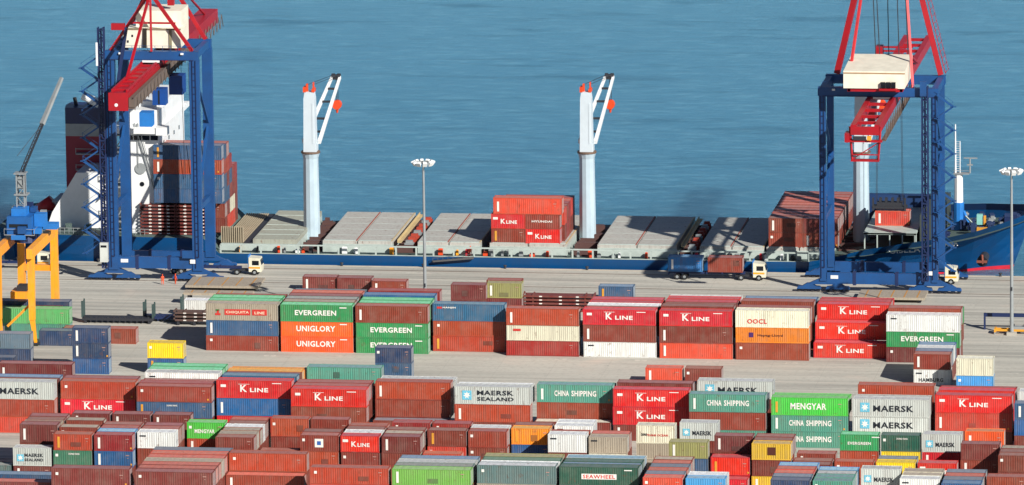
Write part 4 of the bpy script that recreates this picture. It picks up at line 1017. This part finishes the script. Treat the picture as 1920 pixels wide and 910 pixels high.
for i,(dx,dy,dz,sx_,sy_,sz_,mt) in enumerate(((-3.2,-1,2.4,.9,2,1.6,'a'),(-2.6,3.6,2.4,2,1.2,1.9,'b'),(1.8,-2.6,2.3,1.3,1.2,.9,'a'),(-.6,-3.9,2.5,1.4,.8,1.2,'c'),(-2.4,.6,5.3,1.1,1.4,1.0,'d'),(.6,1.2,5.3,1.,1.6,.8,'c'),(2.2,1.6,4.4,1.,1.,1.1,'d'),(-1.,2.6,5.3,1.8,.6,1.4,'b'))):
    yb(MB().box(cxx+dx,cxx+dx+sx_,cyy+dy,cyy+dy+sy_,TZ+dz,TZ+dz+sz_),'machinery_box',{'a':LBLUE,'b':NAVYS,'c':CBLUE,'d':STEEL}[mt])
b=MB()
for x in (cxx-3,cxx+2.2): b.beam((x,cyy-3.4,TZ+3.2),(x,cyy+4.2,TZ+3.2),.06); b.beam((x,cyy-3.4,TZ+2.2),(x,cyy-3.4,TZ+3.2),.06); b.beam((x,cyy+4.2,TZ+2.2),(x,cyy+4.2,TZ+3.2),.06)
b.beam((cxx-3,cyy-3.4,TZ+3.2),(cxx+2.2,cyy-3.4,TZ+3.2),.06); b.beam((cxx-3,cyy-3.4,TZ+2.2),(cxx+2.2,cyy-3.4,TZ+2.2),.12); yb(b,'handrail',STEEL)
b=MB(); lattice(b,cxx-1.4,cxx-.1,cyy,cyy+1.4,TZ+5.2,TZ+12.2,1.5,.10); b.box(cxx-1.8,cxx+.5,cyy-.4,cyy+1.8,TZ+8.4,TZ+8.6); b.box(cxx-1.8,cxx+.2,cyy-.4,cyy+1.8,TZ+12,TZ+12.2); b.box(cxx-1.2,cxx-.1,cyy+.2,cyy+1.2,TZ+9.4,TZ+11.6)
yb(b,'mast',STEEL)
j0=Vector((cxx-.8,cyy+.6,TZ+11.8)); jx,jz=UY(116,146,22.); j1=Vector((jx,22.,jz))
b=MB(); mid=j0.lerp(j1,.52)
for s in ((-.3,0),(.3,0),(0,.5)):
    off=Vector((s[0],s[1],0)); b.beam(j0+off,mid+off*.9,.13)
for i in range(14):
    t0,t1=i/14,(i+1)/14; b.beam(j0.lerp(mid,t0)+Vector((-.3,0,0)),j0.lerp(mid,t1)+Vector((.3,0,0)),.09); b.beam(j0.lerp(mid,t0)+Vector((.3,0,0)),j0.lerp(mid,t1)+Vector((0,.5,0)),.09)
yb(b,'jib_lower',DARK)
yb(MB().beam(mid,j1,.75,.6,.5,.5),'jib_upper',STEEL)
yb(MB().tube(tuple(j0+Vector((.8,0,2))),tuple(j0+Vector((.8,0,-4))),.05,n=5).tube(tuple(j0+Vector((-.5,0,3.2))),tuple(mid),.05,n=5),'hoist_rope',DARK)
#=================================================================== LIGHT MASTS
def lightmast(x,y,h,label):
    o=empty('light_mast',(x,y,0),label,'light mast','tall floodlight masts')
    MB().tube((0,0,0),(0,0,h),.34,.17,12).build('pole',STEEL,o,smooth=False)
    MB().box(-.8,.8,-.8,.8,0,.5).build('base',CONC,o)
    r=MB()
    for k in range(16): a=2*math.pi*k/16; b=2*math.pi*(k+1)/16; r.beam((1.15*math.cos(a),1.15*math.sin(a),h-.2),(1.15*math.cos(b),1.15*math.sin(b),h-.2),.12)
    for k in range(4): a=math.pi/2*k; r.beam((0,0,h-.2),(1.15*math.cos(a),1.15*math.sin(a),h-.2),.1)
    r.build('ring',STEEL,o)
    for k in range(10):
        a=2*math.pi*k/10; v=Vector((math.cos(a),math.sin(a),0)); p_=v*1.35+Vector((0,0,h-.1))
        MB().beam(p_,p_+v*.5+Vector((0,0,-.35)),.5,.5,.75,.75).build('floodlight',SHW,o)
    MB().box(-.16,.16,-.42,-.3,h*.27,h*.27+.6).build('junction_box',DARK,o)
    return o
lightmast(UY(798,616,17.6)[0],17.6,UY(793,302,17.6)[1],'tall grey floodlight mast behind the far block, nearer the picture centre')
p=U(1897,628,0); lightmast(p.x,p.y,UY(1894,318,p.y)[1],'tall grey floodlight mast at right beside the spreaders')
# spreaders / barriers at the foot of the right mast
def spreader(x,y,mat,label,z=0,L=8,name='container_spreader'):
    o=empty(name,(x,y,z),label,'spreader'); b=MB().box(-L/2,L/2,-.35,-.05,.5,.85).box(-L/2,L/2,.75,1.05,.5,.85)
    for s in (-1,1): b.box(s*L/2-.15,s*L/2+.15,-.6,1.3,.35,.95)
    b.build('beam',mat,o); q=MB()
    for s in (-1,1):
        for yy in (-.5,1.2): q.box(s*L/2-.12,s*L/2+.12,yy-.12,yy+.12,0,.35)
    q.box(-1.2,1.2,-.2,.9,.85,1.3); q.build('head_block',STEEL,o)
    lg=MB()
    for s in (-.9,.9): lg.box(s-.12,s+.12,-.05,.75,1.3,1.6)
    lg.build('sheave',DARK,o); return o
p=U(1866,626,0); spreader(p.x+4,p.y,plain('spreader_yellow',(240,170,50),.5),'yellow container spreader lying at the foot of the right mast')
p=U(1856,600,0); 
o=empty('barrier',(p.x+5,p.y-8,0),'dark blue steel goal-frame barrier by the right mast','barrier')
MB().box(-5.2,6,-.2,.2,2.2,2.8).build('rail',NAVYS,o); MB().box(-5.3,-5,-.3,.3,0,2.8).build('post',NAVYS,o); MB().box(5.7,6,-.3,.3,0,2.8).build('post',NAVYS,o)
#=================================================================== FLAT RACKS WITH END WALLS ON THE YARD
def endrack(x,y,L,label,mat,hl=3.2,hr=3.2):
    o=empty('flat_rack',(x,y,0),label,'flat rack','open flat racks with end walls')
    b=MB().box(-L/2,L/2,-1.2,1.2,.5,.95)
    for j in range(int(L/1.)): b.box(-L/2+.4+j,-L/2+.6+j,-1.21,-1.19+.0,.2,1.25)
    b.build('deck',mat,o)
    for s,hh in ((-1,hl),(1,hr)):
        q=MB()
        for yy in (-1.1,1.0): q.box(s*L/2-.12,s*L/2+.12,yy,yy+.2,.95,hh)
        q.box(s*L/2-.06,s*L/2+.06,-.9,1.,1.,hh-.2); q.build('end_wall',plain('dark_green_steel',(62,86,84),.6),o)
    lg=MB(); 
    for s in (-1,1): lg.box(s*L/2*.9-.2,s*L/2*.9+.2,-1.1,1.1,0,.5)
    lg.build('support',DARK,o); return o
p=U(155,606,0); endrack(p.x+6,p.y+1.2,12.2,'dark flat rack with green end walls on the open concrete at left',DARK,3.8,3.4)
p=U(268,603,0); endrack(p.x+3.4,p.y+1,6.5,'short flat rack with tall leaning end walls by the long shadow',NAVYS,3.4,4.4)
#=================================================================== TRUCKS
def truck(x,y,label,load=(),Lt=13.4,cabmat=None,face=1):
    o=empty('container_truck',(x,y,0),label,'truck','trucks on the quay')
    MB().box(-Lt/2,Lt/2,-.55,.55,1.0,1.35).box(-Lt/2,-Lt/2+.2,-1.2,1.2,.9,1.4).box(Lt/2-4,Lt/2-3.8,-1.2,1.2,1.1,1.4).box(0,.2,-1.2,1.2,1.1,1.4).build('trailer',NAVYS,o)
    wh=[-Lt/2+1.6,-Lt/2+2.9,Lt/2-.6,Lt/2+2.5]
    for wx in wh:
        for s in (-1,1):
            q=MB().tube((wx,s*1.2,.52),(wx,s*.85,.52),.52,n=16).build('wheel',TYRE,o)
            MB().tube((wx,s*1.22,.52),(wx,s*1.19,.52),.26,n=10).build('rim',STEEL,q)
    MB().box(Lt/2-1.6,Lt/2+3.4,-.5,.5,.6,.95).build('chassis',DARK,o)
    c=MB().prism([(Lt/2+1.5,.6),(Lt/2+3.7,.6),(Lt/2+3.75,1.7),(Lt/2+3.45,3.0),(Lt/2+1.5,3.15)],1,-1.2,1.2).build('cab',cabmat or plain('cab_white',(244,240,216),.35),o)
    MB().box(Lt/2+2.1,Lt/2+3.3,-1.23,-1.205,1.8,2.6).build('window',GLASS,c); MB().beam((Lt/2+3.76,0,1.85),(Lt/2+3.54,0,2.75),2.1,.06).build('windscreen',GLASS,c)
    MB().box(Lt/2+1.5,Lt/2+3.5,-1.235,-1.205,1.2,1.5).build('stripe',YEL,c)
    MB().box(Lt/2+1.35,Lt/2+1.5,-1.1,1.1,1.0,3.5).build('air_deflector',LBLUE,c)
    return o
ty=68.2; x0=UY(1254,510,ty)[0]
truck(x0+6.7,ty,'long flatbed truck on the quay carrying a blue and a rust-red container')
container(x0+L20/2-.0,ty,1.42,L20,S_,'bb',None,None,'bright blue container riding at the rear of the flatbed truck','containers carried by the truck',rng)
container(x0+7.0+L20/2,ty,1.42,L20,S_,'ru',None,None,'rust-red container riding behind the cab of the flatbed truck','containers carried by the truck',rng)
xx=UY(492,510,66)[0]; truck(xx-6.7-3.7,66,'empty flatbed truck with cream cab leaving the left gantry crane')
xx=UY(1797,525,67.5)[0]; truck(xx-6.7-3.7,67.5,'empty flatbed truck with yellow-striped cab under the right gantry crane')
xx=UY(96,505,67.5)[0]; truck(xx-6.7-3.7,67.5,'empty flatbed truck with cream cab behind the yellow crane legs')
#=================================================================== PEOPLE AND SMALL THINGS
def person(x,y,z,rz,label,suit,arm=.3,grp='workers in orange'):
    """standing figure grown as one skinned surface from a joint skeleton"""
    J=[((0,0,.95),.15),((0,0,1.15),.14),((0,0,1.38),.17),((0,0,1.50),.07),((0,.01,1.58),.062),((0,.02,1.68),.10),((0,.02,1.76),.085),
       ((-.11,0,.90),.105),((-.13,.03,.50),.075),((-.13,-.02,.10),.05),((-.13,.12,.04),.045),((.11,0,.90),.105),((.14,-.03,.50),.075),((.15,-.12,.10),.05),((.15,.02,.04),.045),
       ((-.21,0,1.42),.07),((-.27,-.02,1.14),.05),((-.25,arm*.5,.90),.038),((-.24,arm*.7,.82),.04),((.21,0,1.42),.07),((.28,.02,1.14),.05),((.27,.16,.92),.038),((.26,.2,.84),.04)]
    Eg=[(0,1),(1,2),(2,3),(3,4),(4,5),(5,6),(0,7),(7,8),(8,9),(9,10),(0,11),(11,12),(12,13),(13,14),(2,15),(15,16),(16,17),(17,18),(2,19),(19,20),(20,21),(21,22)]
    me=bpy.data.meshes.new('body'); me.from_pydata([j[0] for j in J],Eg,[]); o=bpy.data.objects.new('person',me); col.objects.link(o)
    me.materials.append(suit)
    md=o.modifiers.new('skin','SKIN'); lay=me.skin_vertices[0].data if me.skin_vertices else None
    if lay:
        for v,j in zip(lay,J): v.radius=(j[1],j[1])
        lay[0].use_root=True
    o.modifiers.new('sub','SUBSURF').levels=1; o.modifiers['sub'].render_levels=1
    o.location=(x,y,z); o.rotation_euler.z=rz; tag(o,label,'person',grp)
    MB().tube((0,.02,1.74),(0,.02,1.80),.125,.11,10).tube((0,.02,1.80),(0,.02,1.86),.11,.05,10).build('hard_hat',ORG,o)
    f=MB().box(-.065,.065,.105,.122,1.62,1.73); f.box(-.012,.012,.12,.14,1.655,1.69); f.build('face',SKIN,o)
    for s in (-.25,.26):
        hy_=arm*.75 if s<0 else .22; hb_=MB().box(s-.035,s+.035,hy_-.02,hy_+.02,.72,.80)
        for i in range(4): hb_.box(s-.033+i*.018,s-.019+i*.018,hy_-.01,hy_+.012,.655-(.006 if i in(1,2) else 0),.72)
        hb_.beam((s+(.03 if s<0 else -.03),hy_+.01,.77),(s+(.05 if s<0 else -.05),hy_+.04,.715),.018); hb_.build('hand',SKIN,o)
    return o
OS=plain('orange_coverall',(252,92,40),.7)
p=U(305,534,0); person(p.x,p.y,0,.4,'left of two workers in orange coveralls standing before the left gantry crane',OS)
p=U(329,533,0); person(p.x,p.y,0,-.7,'right of two workers in orange coveralls standing before the left gantry crane',OS,.1)
px_,_=UY(882,478,77.6); person(px_,77.6,DZ,3.,'worker in orange on the ship side deck above the gangway',OS,.2)
# mooring bollards along the quay edge
for i in range(14):
    x=-98+i*14.5
    b=MB().tube((0,0,0),(0,0,.45),.22,.18,10).tube((0,0,.45),(0,0,.62),.34,.3,10)
    o=b.build('bollard',DARK); o.location=(x,QY-.6,.012); tag(o,'squat black mooring bollard on the quay edge','bollard','mooring bollards along the quay edge')
if HEAP:      # the rest of the stacks, seen only as slivers between the others
    vs=[];fs=[];mi=[];mats=[]
    for (x,y,z,L,H,code,roof) in HEAP:
        c=cmesh(L,H)
        for part_,mt in (('body',M(code)),('frame',M(code)),('roof',M(roof or code,'roof')),('door',M(code))):
            if mt not in mats: mats.append(mt)
            q=mats.index(mt)
            for s_ in ((-1,1) if part_=='door' else (0,)):
                n0=len(vs); dx,dy=(L/2-.05,s_*W_/4) if s_ else (0,0)
                vs+=[(v.co.x+x+dx,v.co.y+y+dy,v.co.z+z) for v in c[part_].vertices]
                for p_ in c[part_].polygons: fs.append(tuple(n0+a for a in p_.vertices)); mi.append(q)
    me=bpy.data.meshes.new('container_heap'); me.from_pydata(vs,[],fs); 
    for mt in mats: me.materials.append(mt)
    me.polygons.foreach_set('material_index',mi); me.update()
    o=bpy.data.objects.new('stacked_containers',me); col.objects.link(o); o['kind']='stuff'
    o['label']='rest of the tightly stacked containers showing only slivers between the others'; o['category']='containers'
print('CONTAINERS',NCONT[0],len(HEAP))
